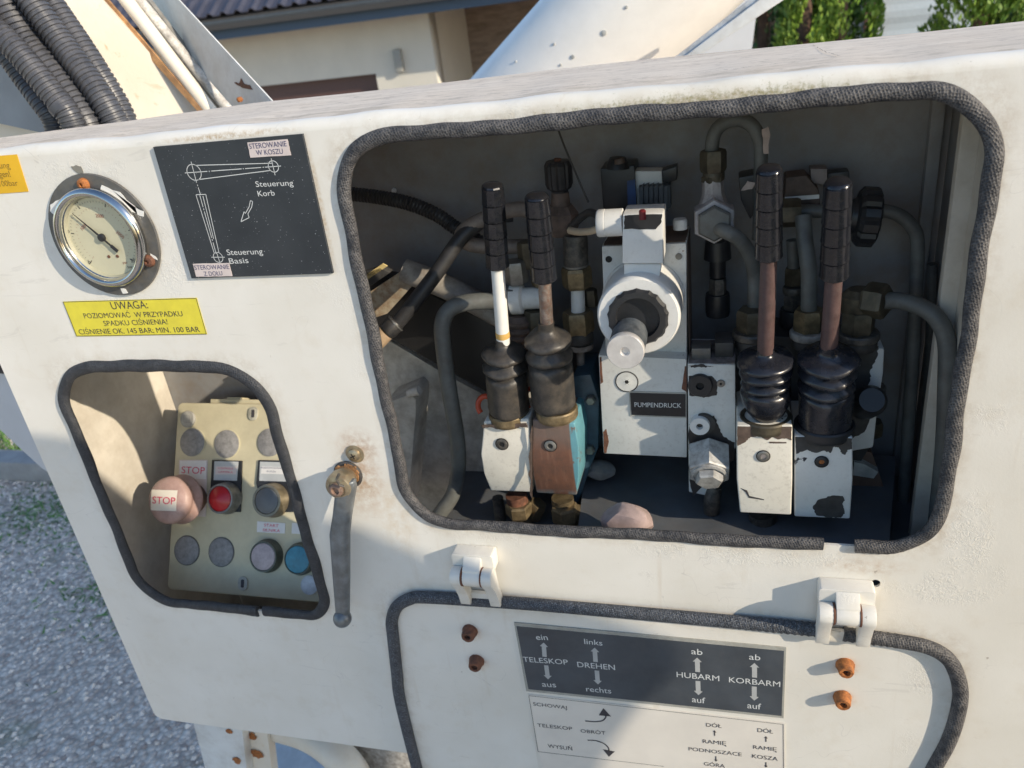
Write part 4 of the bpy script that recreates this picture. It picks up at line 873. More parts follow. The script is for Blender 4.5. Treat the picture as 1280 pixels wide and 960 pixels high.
# arched pipe and the elbow it comes out of
p1 = pipe('arched_pipe', 'grey pipe arched like an upturned U at the cabinet top', [(891, 232, .15), (891, 205, .15), (890, 182, .15), (895, 163, .15), (909, 152, .15), (926, 150, .15), (941, 158, .15), (950, 178, .15), (951, 205, .15), (950, 260, .15), (948, 300, .15)], 17.5, PIPE)
nutz(p1, 891.5, 201, .15, 33, 24, BRASS_DK, .1); disc(p1, 892, 219, .15, 27, 9, BRASS_DK); nutz(p1, 891, 223, .15, 29, 7, BRASS_DK)
bm = B(); A_ = P(953, 174, .146); F = Fr(A_, (1, 0, 0), (0, 0, 1), (0, -1, 0)); prism(bm, F, jag([(-.001, .010), (.005, .012), (.007, .004), (.005, -.004), (.006, -.013), (.001, -.012), (.0005, -.002)], .0004, 3), .0056, .0066); obj('paint_patch', bm, simple('pinkish_patch', (.42, .33, .29), .6), p1, smooth=0)
el = thing('pipe_elbow', 'white and brown chipped elbow fitting beneath the arched pipe', 'fitting', P(893, 290, .14))
bm = B(); pxl(bm, (891, 226, .15), (892, 275, .14), [(0, 26), (.35, 28), (.5, 34), (1, 44)], 8); obj('elbow_body', bm, simple('white_brown_fitting', (.40, .36, .34), .5, var=.1, scale=40, col2=(.50, .46, .44), dust=.8, dcol=(.15, .11, .10)), el, smooth=20)
h0, h1 = P(892, 270, .15), P(893, 280, .112); F = axis_frame(h0, h1); L_ = (h1-h0).length; r = rad(893, 276, .12, 56)
bm = B(); hexp(bm, F, r, 0, L_*.8, .52, .08); obj('elbow_nut', bm, simple('white_nut', (.42, .41, .42), .5, dust=.4, dcol=(.16, .11, .10)), el, smooth=20)
bm = B(); hexp(bm, F, r*.80, L_*.8, L_*1.05, .52, .2); obj('elbow_nut', bm, PIPE, el, smooth=20)
pipe('bent_pipe', 'grey pipe curving down from the white elbow fitting', [(898, 286, .115), (908, 290, .105), (924, 299, .11), (937, 318, .12), (943, 345, .13), (943, 375, .13), (942, 410, .13)], 18, PIPE)
for l, u, v, w, y in (('small dull hex fitting behind the tall maroon lever', 941, 400, 40, .12), ('hex fitting with pale washer between the two right levers', 1011, 400, 37, .13), ('hex fitting with brass-coloured face right of the last lever', 1073, 402, 40, .12)):
    t = thing('pipe_fitting', l, 'fitting', P(u, v+28, y)); nutz(t, u, v, y, w, 26, BRASS_DK if w != 37 else BRASS, .15); disc(t, u, v+17, y, w*1.25, 9, STEEL_DK if w != 37 else simple('pale_washer', (.35, .33, .30), .5, dust=.6, dcol=(.1, .08, .06))); disc(t, u, v+27, y, w*1.1, 12, DARKPAINT)
pipe('straight_pipe', 'grey vertical pipe standing between the two right levers', [(1004, 270, .15), (1006, 300, .14), (1011, 340, .13), (1011, 385, .13), (1011, 395, .13)], 20, PIPE)
p2 = pipe('bent_pipe', 'long grey pipe bending down along the cabinet right wall', [(985, 264, .17), (1010, 264, .17), (1060, 264, .17), (1098, 263, .17), (1122, 268, .17), (1140, 283, .17), (1147, 305, .17), (1145, 360, .17), (1139, 480, .17), (1128, 640, .17), (1122, 700, .17)], 17, PIPE)
h0 = P(986, 266, .165); F = Fr(h0, (0, 0, 1), (0, 1, 0), (1, 0, 0)); bm = B(); hexp(bm, F, .0145, -.010, .011, .1); obj('nut', bm, BRASS_DK, p2, smooth=20)
p3 = pipe('bent_pipe', 'thick pipe curving out of an elbow towards the right seal', [(1104, 376, .11), (1125, 376, .11), (1150, 383, .10), (1171, 398, .09), (1183, 425, .085), (1184, 470, .08), (1180, 560, .08), (1170, 660, .08), (1165, 720, .08)], 22, PIPE)
h0, h1 = P(1070, 372, .125), P(1104, 377, .11); F = axis_frame(h0, h1); bm = B(); hexp(bm, F, .0175, .010, .030, .3); obj('nut', bm, BRASS_DK, p3, smooth=20)
bm = B(); F = Fr(P(1073, 378, .125), (1, 0, 0), (0, 1, 0), (0, 0, 1)); lathe(bm, F, [(.014, -.014), (.017, -.004), (.0165, .008), (.010, .014), (0, .015)], 20); obj('elbow_body', bm, BRASS_DK, p3)
p4 = pipe('bent_pipe', 'slim grey pipe behind the thick one at the right wall', [(1165, 330, .21), (1163, 420, .21), (1155, 560, .21), (1145, 700, .21)], 11, PIPE)
# handwheels, sockets and blocks at the back
def wheel(label, u0, v0, u1, v1, y, w, ribs, stem=None, frac=.75):
    t = thing('handwheel', label, 'knob', P(u1, v1, y)); bm = B(); F, H = pxl(bm, (u1, v1, y), (u0, v0, y), [(0, w*.55), (.18, w*.62), (.25, w*.86), (.38, w), (.9, w), (1, w*.85)], ribs*4)
    for v in bm.verts:
        d = v.co-F.O; hgt = d.dot(F.n); q = d-F.n*hgt
        if hgt > H*.2: a = math.atan2(q.dot(F.ey), q.dot(F.ex)); v.co -= q*(.09 if sin(a*ribs) < -.3 else 0)
    obj('wheel', bm, PLASTIC, t, smooth=25)
    return t
k1 = wheel('ribbed black knob standing behind the two left levers', 697, 201, 700, 246, .15, 35, 10)
bm = B(); pxl(bm, (701, 262, .15), (700, 240, .15), [(0, 26), (1, 22)], 20); obj('stem', bm, BROWNP, k1)
bm = B(); pxl(bm, (702, 292, .15), (701, 256, .15), [(0, 38), (.3, 44), (.75, 44), (1, 30)], 8); obj('valve_bonnet', bm, BROWNP, k1, smooth=20)
bm = B(); pxl(bm, (697, 203, .15), (697, 198, .15), [(0, 10), (1, 9)], 12); obj('rust_cap', bm, RUST_DK, k1)
k2 = wheel('large ribbed black knob lying behind the rightmost lever', 1097, 272, 1062, 270, .17, 74, 12)
st = thing('fitting_stack', 'stack of nuts and chipped tube under the back knob', 'fitting', P(722, 420, .14))
bm = B(); pxl(bm, (720, 333, .14), (719, 293, .14), [(0, 30), (.1, 31), (.9, 31), (1, 28)], 24); obj('sleeve', bm, STEEL_DK, st); disc(st, 720, 331, .14, 32, 3, STEEL)
nutz(st, 721, 346, .14, 38, 24, BRASS, .1); bm = B(); pxl(bm, (723, 396, .14), (722, 356, .14), [(0, 18), (1, 17)], 20); obj('tube', bm, WHITEBLOCK2, st)
nutz(st, 723, 402, .14, 39, 26, BRASS, .1); disc(st, 724, 420, .14, 36, 12, DARKPAINT); nutz(st, 738, 372, .16, 18, 20, BRASS_DK); bm = B(); pxl(bm, (728, 500, .145), (725, 428, .145), [(0, 10), (.9, 10), (.92, 34), (1, 34)], 12); obj('hanger', bm, simple('grimy_white', (.22, .20, .19), .6, dust=.7, dcol=(.1, .07, .05)), st)
s2 = thing('fitting_stack', 'cluster of nuts and white pipe end behind the left lever rods', 'fitting', P(660, 440, .13))
for a in ((645, 340, .13, 30, 26, STEEL), (676, 342, .135, 26, 28, BRASS), (672, 400, .13, 34, 26, BRASS_DK)): nutz(s2, *a)
bm = B(); h0, h1 = P(640, 374, .13), P(678, 372, .13); F = axis_frame(h0, h1); lathe(bm, F, [(.017, 0), (.017, .012), (.012, .014), (.012, .034), (.0, .034)], 20); obj('pipe_end', bm, WHITEBLOCK2, s2)
bm = B(); pxl(bm, (650, 430, .13), (648, 392, .13), [(a, w) for k in range(4) for a, w in ((k*.24, 38), (k*.24+.04, 42), (k*.24+.12, 42), (k*.24+.16, 36))]+[(1, 30)], 20); obj('ribbed_bolt', bm, BROWNP, s2)
bm = B(); h0 = P(646, 372, .135); F = Fr(h0, (0, 0, 1), (0, 1, 0), (-1, 0, 0)); hexp(bm, F, .021, -.004, .020, .2); obj('nut', bm, PIPE, s2, smooth=20)
for u, v, w in ((660, 318, 26),): nutz(s2, u, v, .14, w, 30, BRASS_DK)
s3 = thing('fitting_stack', 'dark fittings standing between the white coil and tall lever', 'fitting', P(897, 400, .16))
bm = B(); pxl(bm, (897, 300, .16), (897, 345, .16), [(0, 30), (.5, 34), (.55, 20), (1, 20)], 20); obj('dark_cap', bm, PLASTIC, s3); nutz(s3, 897, 358, .16, 22, 20, STEEL_DK); disc(s3, 897, 380, .16, 30, 26, PLASTIC)
s5 = thing('fitting_stack', 'small nuts stacked between the two right levers behind the straight pipe', 'fitting', P(990, 420, .17))
nutz(s5, 992, 345, .17, 22, 20, BRASS_DK); disc(s5, 992, 362, .17, 26, 8, STEEL_DK); nutz(s5, 992, 376, .17, 26, 18, STEEL_DK, .4); disc(s5, 992, 396, .17, 34, 20, PLASTIC); stub(s5, 990, 300, 992, 338, .17, 14, PIPE)
s6 = thing('fitting_stack', 'dark union with steel ring low at the right of the last block', 'fitting', P(1090, 560, .15))
nutz(s6, 1088, 470, .15, 30, 22, STEEL_DK, .3); disc(s6, 1088, 486, .15, 36, 8, STEEL); nutz(s6, 1090, 535, .14, 26, 18, BRASS_DK, .6); stub(s6, 1088, 445, 1088, 462, .15, 16, RUSTROD)
s4 = thing('valve_block', 'brown bare metal block with pale edge behind the tall grip', 'valve', P(1000, 250, .18))
bm = B(); F = FY(.18); prism(bm, F, [F.pix(*p) for p in ((982, 222), (1008, 219), (1024, 238), (1026, 262), (980, 262))], -.03, 0); obj('block', bm, BROWNP, s4, bevel=.002)
bm = B(); prism(bm, F, [F.pix(*p) for p in ((981, 246), (1024, 243), (1024, 248), (981, 251))], .0002, .001); obj('pale_edge', bm, WCHIP, s4, smooth=0)
bm = B(); F = FY(.19); prism(bm, F, [F.pix(*p) for p in ((1013, 211), (1034, 211), (1034, 231), (1014, 229))], -.02, 0); obj('small_box', bm, simple('grey_pink_box', (.22, .19, .18), .6), s4, bevel=.001)
bm = B(); F = FY(.20); prism(bm, F, [F.pix(*p) for p in ((1034, 217), (1062, 214), (1063, 236), (1035, 240))], -.02, 0); obj('small_box', bm, PLASTIC, s4, bevel=.002)
bm = B(); F = FY(.15); prism(bm, F, [F.pix(*p) for p in ((923, 222), (946, 218), (946, 262), (938, 275), (926, 250))], -.03, 0); obj('side_plate', bm, PLASTIC, s4, bevel=.002)
bm = B(); F = FY(.135); prism(bm, F, jag([F.pix(*p) for p in ((926, 238), (934, 226), (944, 228), (940, 236))], .0005, 3), 0, .001); obj('peeling_flake', bm, simple('flake_pink', (.36, .30, .27), .6), s4, smooth=0)
ck = thing('solenoid_socket', 'black square coil with blue side standing against the back wall', 'valve', P(772, 265, .19))
bm = B(); F = FY(.18); prism(bm, F, [F.pix(*p) for p in ((750, 211), (793, 207), (796, 264), (754, 264))], -.04, 0); obj('coil', bm, PLASTIC, ck, bevel=.002)
bm = B(); prism(bm, F, [F.pix(*p) for p in ((784, 226), (794, 224), (795.5, 263), (785, 263))], .0002, .0012); obj('blue_label', bm, simple('deep_blue', (.012, .045, .14), .4), ck, smooth=0)
bm = B(); pxl(bm, (772, 210, .18), (772, 197, .18), [(0, 30), (.5, 26), (1, 20)], 16); obj('cap', bm, PLASTIC, ck); bm = B(); pxl(bm, (775, 204, .165), (774, 198, .165), [(0, 14), (1, 12)], 12); obj('rust_cap', bm, BROWNP, ck)
ck2 = thing('solenoid_socket', 'white and black connector above grey ribbed coil at the back', 'valve', P(815, 262, .19))
bm = B(); F = FY(.185); prism(bm, F, [F.pix(*p) for p in ((793, 214), (827, 214), (828, 232), (797, 262), (793, 262))], -.02, 0); obj('white_half', bm, WHITEBLOCK2, ck2, bevel=.001)
bm = B(); prism(bm, FY(.186), [FY(.186).pix(*p) for p in ((827, 214), (846, 208), (846, 225), (828, 232))], -.02, 0); obj('black_half', bm, PLASTIC, ck2, bevel=.001)
bm = B(); F = FY(.170)
for k in range(6): u = 799+k*6.2; prism(bm, F, [F.pix(*p) for p in ((u, 234-(k < 1)*-3), (u+4.8, 232), (u+5.2, 264), (u+.4, 264))], -.02, .0)
box(bm, FY(.173), F.pix(799, 262)[0], F.pix(838, 262)[0], F.pix(799, 263)[1], F.pix(799, 235)[1], -.02, 0); obj('ribbed_coil', bm, simple('slate_coil', (.065, .075, .085), .5), ck2, smooth=0)
# hoses at left
rp = (.0042, .07)
pipe('corrugated_hose', 'black corrugated hose running along the inner back wall', [(400, 240, .20), (432, 242, .20), (470, 246, .20), (510, 254, .195), (545, 268, .19), (570, 285, .185), (600, 303, .18)], 17, HOSE, 'hose', seg=16, ripple=rp)
h_ = pipe('rubber_hose', 'smooth black hose crossing down left to a tan fitting', [(640, 268, .16), (612, 272, .15), (592, 283, .14), (572, 303, .13), (548, 338, .115), (520, 375, .10), (498, 402, .09), (488, 412, .085)], 19, HOSE, 'hose')
h0, h1 = P(496, 403, .089), P(480, 418, .080); F = axis_frame(h0, h1); bm = B(); lathe(bm, F, [(.0095, 0), (.0105, .002), (.0105, .012), (.0095, .016), (.0085, .016)], 20); obj('ferrule', bm, RUBBER, h_)
bm = B(); lathe(bm, F, [(.0112, .001), (.0112, .0025), (.0105, .0028)], 20, cap=False); obj('crimp_ring', bm, STEEL, h_)
bm = B(); h2 = P(462, 436, .072); F = axis_frame(h1, h2); lathe(bm, F, [(.0095, -.003), (.0098, .006), (.0094, .022), (.0088, .026)], 18); obj('hose_tail', bm, TAN, h_)
pipe('bent_pipe', 'brownish pipe looped behind the left lever grips', [(690, 306, .15), (650, 308, .15), (605, 308, .15), (582, 303, .145), (577, 293, .14), (592, 280, .14), (625, 266, .15), (655, 262, .16), (672, 275, .16), (676, 296, .16)], 19, PIPE_BR)
pipe('bent_pipe', 'grey pipe bending down at the left of the levers', [(650, 376, .125), (620, 376, .12), (585, 378, .11), (563, 386, .105), (553, 405, .10), (555, 440, .10), (562, 490, .10), (571, 545, .10), (573, 585, .10), (566, 618, .095), (548, 645, .085), (530, 675, .08)], 20, PIPE)
pipe('cream_cable', 'short cream cable entering the white cable gland', [(753, 281, .078), (742, 288, .082), (725, 290, .09), (712, 288, .10)], 9, CREAMCABLE, 'cable')
pipe('black_cable', 'thin black cable slack above the cream cable', [(752, 276, .08), (745, 268, .09), (735, 266, .10), (722, 276, .11), (712, 286, .12)], 10, RUBBER, 'cable')
pipe('thin_wire', 'thin taut black wire hanging from the cabinet ceiling', [(697, 160, .12), (706, 184, .12), (722, 222, .12), (737, 256, .12)], 2.6, HOSE, 'wire', seg=6)
# behind the left of the big window: slanting members of the machine
bmz = thing('machine_beam', 'white slanting steel beam seen low behind the grey pipe', 'beam', P(540, 560, .22))
F = FY(.20); WD = simple('grimy_white_beam', (.66, .63, .58), .55, var=.12, scale=20, bump=.3, bscale=300, dust=.5, dcol=(.20, .15, .11))
bm = B(); prism(bm, F, [F.pix(*p) for p in ((440, 400), (480, 422), (560, 470), (640, 512), (700, 540), (700, 700), (440, 700))], -.02, 0); obj('web_plate', bm, WD, bmz, smooth=0)
bm = B(); F = FY(.13); prism(bm, F, [F.pix(*p) for p in ((480, 505), (513, 492), (520, 500), (520, 515), (510, 640), (480, 640))], -.05, 0); obj('bracket', bm, WD, bmz, bevel=.003)
bm = B(); pxl(bm, (510, 492, .125), (524, 488, .125), [(0, 10), (1, 12)], 12); obj('bracket_pin', bm, WD, bmz)
bx = thing('rubber_buffer', 'black slanting rubber covered beam behind the hoses', 'beam', P(560, 440, .2))
F = FY(.165); bm = B(); prism(bm, F, [F.pix(*p) for p in ((430, 350), (470, 345), (520, 356), (610, 400), (700, 460), (700, 545), (640, 512), (560, 466), (484, 424), (430, 400))], -.03, 0); obj('beam', bm, simple('black_beam', (.012, .012, .013), .45, var=.3, scale=14, bump=.2), bx, bevel=.008, seg=3)
bm = B(); h0 = P(500, 352, .135); pts = ppath([(505, 338, .16), (560, 360, .16), (620, 392, .16), (690, 430, .16)], 6); tube(bm, pts, .014, 18); obj('white_tube', bm, simple('grimy_tube', (.30, .28, .25), .6, var=.3, scale=30, dust=.7, dcol=(.12, .09, .07)), bx)
bm = B(); F = FY(.15); prism(bm, F, [F.pix(*p) for p in ((430, 345), (480, 330), (492, 337), (440, 372))], 0, .012); obj('dark_bar', bm, DARKPAINT, bx, bevel=.001)
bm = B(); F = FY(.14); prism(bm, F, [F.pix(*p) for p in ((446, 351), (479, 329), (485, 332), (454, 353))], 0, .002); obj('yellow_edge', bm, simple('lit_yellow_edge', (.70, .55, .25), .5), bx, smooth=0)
pk = thing('machine_bracket', 'rust streaked cream bracket beside the rubber edging inside', 'bracket', P(470, 390, .2))
bm = B(); F = FY(.155); prism(bm, F, [F.pix(*p) for p in ((452, 372), (500, 340), (520, 352), (484, 392), (460, 400))], -.005, 0); obj('plate', bm, simple('rust_streaked_cream', (.44, .38, .28), .6, var=.2, scale=50, dust=.8, dcol=(.25, .13, .06)), pk, smooth=0)
# pink stone lying on the ledge
def stone(name, label, u, v, y, sx, sz, mat, seed):
    rnd = random.Random(seed); bm = B(); bmesh.ops.create_icosphere(bm, subdivisions=3, radius=1)
    cuts = [Vector((rnd.uniform(-1, 1), rnd.uniform(-1, 1), rnd.uniform(-1, 1))).normalized() for _ in range(14)]
    for vtx in bm.verts:
        for cdir in cuts:
            d = vtx.co.dot(cdir)
            if d > .80: vtx.co -= cdir*(d-.80)*.95
        vtx.co = Vector((vtx.co.x*sx, vtx.co.y*sx*.7, vtx.co.z*sz))+P(u, v, y)
    return obj(name, bm, mat, None, smooth=25, label=label, cat='stone', loc=P(u, v, y)-Vector((0, 0, sz*.8)))
stone('stone', 'pale pink stone lying behind the lower rubber edge', 785, 650, .035, .030, .021, STONE, 5)
sh = thing('mounting_shelf', 'dark slanted shelf plate below the valves inside the cabinet', 'shelf', P(900, 640, .1))
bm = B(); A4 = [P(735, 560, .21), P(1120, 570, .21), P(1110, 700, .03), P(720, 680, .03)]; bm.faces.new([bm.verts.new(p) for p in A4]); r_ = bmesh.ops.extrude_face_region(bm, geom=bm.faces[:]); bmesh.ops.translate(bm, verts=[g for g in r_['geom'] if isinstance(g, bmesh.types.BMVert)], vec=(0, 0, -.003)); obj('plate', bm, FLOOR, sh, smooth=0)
stone('concrete_lump', 'grey lump lying behind the blue flanked block', 748, 588, .14, .021, .013, simple('grey_lump', (.20, .20, .20), .8, dust=.5), 9)
bm = B(); F = FY(.15); prism(bm, F, [F.pix(*p) for p in ((1066, 560), (1090, 566), (1110, 625), (1112, 690), (1060, 690))], -.01, 0); obj('cardboard_piece', bm, simple('brown_cardboard', (.16, .10, .07), .7, var=.2, scale=40), None, smooth=0, label='brown cardboard piece leaning right of the last block', cat='cardboard', loc=P(1085, 680, .15))
bm = B(); F = FY(.14); prism(bm, F, [F.pix(*p) for p in ((1068, 578), (1080, 580), (1098, 590), (1092, 598), (1066, 594))], -.01, 0); obj('paper_scrap', bm, simple('pale_scrap', (.5, .48, .42), .7), None, smooth=0, label='pale scrap lying on the brown cardboard', cat='scrap', loc=P(1080, 590, .14))
bm = B(); lathe(bm, FY(.2365).at(*FY(.2365).pix(493, 238)), [(.003, 0), (.003, .002), (0, .003)], 12); obj('rivet', bm, WCHIP, cab)

# ================================================================= PUSH-BUTTON BOX
T0, T1 = P(222, 505, .19), P(208, 735, .0545); T1.x = T0.x
FB = Fr(T1, (1, 0, 0), (T0-T1), None); FB.n = FB.ex.cross(FB.ey); HB = (T0-T1).length
if FB.n.y > 0: FB.n = -FB.n
bb = thing('button_box', 'aged beige push-button box with STOP mushroom seen through the small window', 'control box', T1)
bx1 = FB.pix(420, 760)[0]+.02
bm = B(); prism(bm, FB, rrect(0, bx1, -.002, HB+.002, .008, 5), -.045, 0); hb_ = obj('housing', bm, BEIGE, bb, bevel=.003, seg=3)
bm = B(); box(bm, FB, .05, .15, HB+.002, HB+.008, -.03, -.006); box(bm, FB, .075, .10, HB+.008, HB+.011, -.03, -.009); obj('rim', bm, BEIGE, bb, bevel=.001)
def bpx(u, v, h=0): return FB.pix(u, v, h)
def brad(u, v, w, h=0):
    q = FB.w(*bpx(u, v, h)[:2], h); return w/2*(q-EYE).dot(fwd)/FPX
for u, v in ((241, 553), (284, 555), (338, 553), (234, 688), (277, 690)):
    q = bpx(u, v); r = brad(u, v, 35); bm = B(); lathe(bm, FB.at(*q), [(r, 0), (r, .0018), (r*.93, .0026), (0, .0026)], 36); bp = obj('blanking_plug', bm, BLANK, bb)
    bm = B(); lathe(bm, FB.at(*q), [(r*1.06, .0001), (r*1.06, .0009), (r, .0010)], 36); obj('plug_rim', bm, BEIGE if v < 600 else GREYP, bp)
q = bpx(236, 524); r = brad(236, 524, 21); bm = B(); lathe(bm, FB.at(*q), [(r, 0), (r, .003), (r*.9, .004), (r*.5, .0042), (0, .0042)], 26); c_ = obj('corner_screw', bm, simple('grey_cap', (.36, .35, .32), .5), bb)
bm = B(); 
for k in range(4): 
    a = pi/4+k*pi/2; b_ = a+pi/2; line(bm, FB.at(*q), (r*.55*cos(a), r*.55*sin(a)), (r*.55*cos(b_), r*.55*sin(b_)), .0006, .0045)
obj('moulded_square', bm, BLANK, c_, smooth=0)
for u, v in ((317.5, 517), (304.5, 729)):
    q = bpx(u, v); bm = B(); prism(bm, FB.at(*q), rrect(-.0075, .0075, -.0095, .0095, .007, 6), .0002, .0028); ss = obj('box_screw', bm, simple('pale_grey_screw', (.42, .40, .33), .5), bb, bevel=.0008)
    bm = B(); prism(bm, FB.at(*q), rrect(-.0022, .0026, -.0055, .0055, .0015, 3), .0028, .0031); obj('slot', bm, PRINT_D, ss, smooth=0)
# stop
def lab(parent, corners, mat, h0, h1, name='label_plate'):
    bm = B(); prism(bm, FB, [bpx(*c, h1) for c in corners], h0, h1); return obj(name, bm, mat, parent, smooth=0)
lab(bb, [(224, 575), (259, 575), (257, 646), (222, 645)], LABELP, .0003, .0012); l1 = lab(bb, [(225, 576), (257.5, 576), (257, 599), (224, 598)], LABELW, .0012, .0020)
words('lettering', l1, FB, .0022, PRINT_R, [('STOP', (272, 648), (441, 655), 52)], 5.818, 180, 480)
q0 = bpx(244, 623); F = FB.at(*q0); r = brad(210, 625, 60, .05)
pe = bpx(210.5, 625.5, .052); dx, dy = pe[0]-q0[0], pe[1]-q0[1]
bm = B(); lathe(bm, F, [(r*.62, 0), (r*.62, .010), (r*.56, .012), (0, .012)], 32); obj('button_collar', bm, MUSH_DK, bb)
bm = B(); lathe(bm, FB.at(pe[0], pe[1]), [(r*.62, .006), (r*.66, .016), (r*1.0, .022), (r*1.06, .025), (r*1.02, .028), (r*.86, .033), (r*.84, .037), (r*.94, .042), (r, .047), (r*.96, .052), (r*.86, .0555), (r*.62, .0580), (r*.3, .0590), (0, .0592)], 48); mu = obj('mushroom_head', bm, MUSH, bb, smooth=60)
bm = B(); 
hs = .0597; cs = [(188, 612), (221, 613), (219.5, 639), (187, 638)]; pr_ = [bpx(*c, hs) for c in cs]
vs = [[bm.verts.new(FB.w(*(Vector(pr_[0]).lerp(Vector(pr_[1]), i/6).lerp(Vector(pr_[3]).lerp(Vector(pr_[2]), i/6), j/4)), hs)) for i in range(7)] for j in range(5)]
for row in vs:
    for v in row:
        d = v.co-FB.w(pe[0], pe[1], 0); h = d.dot(FB.n); rr_ = (d-FB.n*h).length/r; v.co -= FB.n*(.0075*max(rr_-.25, 0)**2.0)
for a, b in zip(vs, vs[1:]):
    for i in range(6): bm.faces.new((a[i], a[i+1], b[i+1], b[i]))
sl = obj('stop_label', bm, simple('cream_label', (.72, .66, .56), .5, var=.04), mu, smooth=60)
words('lettering', sl, FB, .0604, PRINT_R, [('STOP', (60, 868), (226, 877), 54)], 5.818, 180, 480)
# black legend holders
def holder(cs, lc, lt_, mat_t, rows_):
    b = lab(bb, cs, PLASTIC, .0002, .003, 'legend_holder'); l = lab(b, lc, LABELG, .003, .0034, 'legend'); l2 = lab(l, lt_, LABELP if mat_t is PRINT_R else LABELW, .0034, .0036, 'legend_paper'); words('lettering', l, FB, .0038, mat_t, rows_, 5.818, 180, 480)
holder([(265, 575), (302, 576), (300, 640), (294, 640), (263, 610)], [(268, 576.5), (298, 577), (296, 601), (267, 600)], [(270, 583), (296, 583), (295, 593), (269, 593)], PRINT_R, [('KONTROLA', (540, 618), (648, 622), 13), ('LAMPKA', (542, 644), (646, 648), 13)])
holder([(323, 575), (366, 576), (368, 640), (330, 640), (320, 604)], [(325, 577), (362, 578), (360, 602), (324, 601)], [(327, 583), (362, 584), (361, 593), (326, 592)], PRINT_N, [('POZIOMOWANIE', (850, 615), (1010, 619), 13), ('KOSZA', (893, 640), (958, 643), 12)])
def button(u, v, w, mat, bez, inner=.80, h=.016, dome=0, shift=(0, 0)):
    q = bpx(u, v, h); F = FB.at(*q); r = brad(u, v, w, h)
    bm = B(); lathe(bm, F, [(r*1.08, 0), (r*1.08, .005), (r*1.02, .007), (r, h-.002), (r*.97, h), (r*inner, h), (r*inner*.97, h-.002), (0, h-.002)], 40); b = obj('button', bm, bez, bb)
    bm = B(); lathe(bm, F, [(r*inner*.96, h-.003), (r*inner*.95, h-.0002)] + ([(r*inner*.80, h+.002), (r*inner*.3, h+.0065), (0, h+.008)] if dome else [(r*inner*.90, h+.0004), (0, h+.0001)]), 36); obj('button_face', bm, mat, b)
button(274.5, 623.5, 38, REDB, STEEL, .86, .020, dome=1); button(333, 626, 41, GREYB, BRBEZ, .82, .020); button(328.5, 696, 39, PINKB, GBEZ, .90, .014); button(371.5, 699.5, 38, BLUEB, GBEZ, .92, .012)
ls = lab(bb, [(321.5, 651.5), (356.5, 654), (356, 667), (321, 665)], LABELW, .0002, .0008, 'label_plate'); words('lettering', ls, FB, .0010, PRINT_R, [('START', (832, 372), (948, 378), 24), ('SILNIKA', (822, 410), (960, 418), 24)], 6.4, 200, 600)
ls = lab(bb, [(365, 653.5), (400, 656), (400, 669), (364.5, 667)], LABELW, .0002, .0008, 'label_plate')
q = bpx(388, 731); bm = B(); lathe(bm, FB.at(*q), [(brad(388, 731, 24), 0), (brad(388, 731, 24), .003), (0, .004)], 24); obj('corner_screw', bm, simple('pale_cap', (.52, .52, .52), .5), bb)
bm = B(); F = FY(.2); prism(bm, F, [F.pix(*p) for p in ((318, 458), (400, 470), (400, 540), (345, 530))], -.02, 0); obj('brown_bracket', bm, simple('brown_inner_bracket', (.26, .17, .10), .6, dust=.5, dcol=(.15, .08, .05)), None, smooth=0, label='brown bracket in the top corner of the small window', cat='bracket', loc=P(360, 530, .2))

# ================================================================= MACHINE PARTS ABOVE AND BEHIND THE CABINET
CREAM = simple('cream_boom_paint', (.76, .70, .60), .5, var=.06, scale=6, bump=.25, bscale=150, dust=.25, dcol=(.52, .34, .16))
def boom_rust():
    m = N('rust_streaked_boom_paint'); c = m.mix(m.ramp(m.noise(9, 4), .35, .65), (.78, .73, .64), (.70, .63, .52))
    f = m.ramp(m.noise(28, 6, .72, w=3, dist=.8), .60, .70); c = m.mix(m.math('MULTIPLY', f, .65), c, (.55, .33, .14)); m.color(c)
    m.rough(.5); m.bump(m.noise(150, 4, .6), .3, .001); return m.m
BOOMR = boom_rust()
BOOMW = simple('cool_white_boom_paint', (.66, .67, .66), .45, var=.07, scale=9, bump=.2, bscale=200, dust=.4, dcol=(.35, .31, .26))
def slab(parent, name, pix, y, th, mat, bevel=0):
    F = FY(y); bm = B(); prism(bm, F, [F.pix(*p) for p in pix], -th, 0); return obj(name, bm, mat, parent, bevel=bevel, smooth=25)
bo = thing('lifting_boom', 'sunlit cream box-section boom with pale flanges at the upper left', 'boom', P(200, 200, .55))
def slab_t(parent, name, pix, p0, c, th, mat):
    # a plate turned about the vertical: depth grows by c per metre to the right of anchor p0 = (u, v, depth)
    O = P(*p0); F = Fr(O, (1, c, 0), (0, 0, 1)); F.n = Vector((c, -1, 0)).normalized(); bm = B(); prism(bm, F, [F.pix(*q) for q in pix], -th, 0); return obj(name, bm, mat, parent, smooth=25)
slab_t(bo, 'side_plate', [(-330, -160), (60, -160), (118, -10), (262, 148), (330, 240), (-330, 240)], (200, 80, .52), .55, .02, BOOMR)
slab(bo, 'lower_plate', [(-330, 60), (-30, 95), (40, 150), (100, 240), (-330, 240)], .36, .03, BOOMR)
def rod_(parent, name, a, b, y, w, mat, flat=1):
    bm = B(); p, q = P(*a, y), P(*b, y); m_ = ((a[0]+b[0])/2, (a[1]+b[1])/2); tube(bm, [p, p.lerp(q, .5), q], rad(*m_, y, w), 20, flat=flat); return obj(name, bm, mat, parent)
slab(bo, 'rust_seam', [(118, -10), (126, -10), (180, 52), (262, 148), (255, 148), (172, 56)], .515, .004, simple('rusty_seam', (.42, .24, .11), .7, var=.4, scale=40, dust=.6, dcol=(.2, .1, .06)))
rod_(bo, 'rail', (135, -30), (272, 150), .525, 17, CREAM)
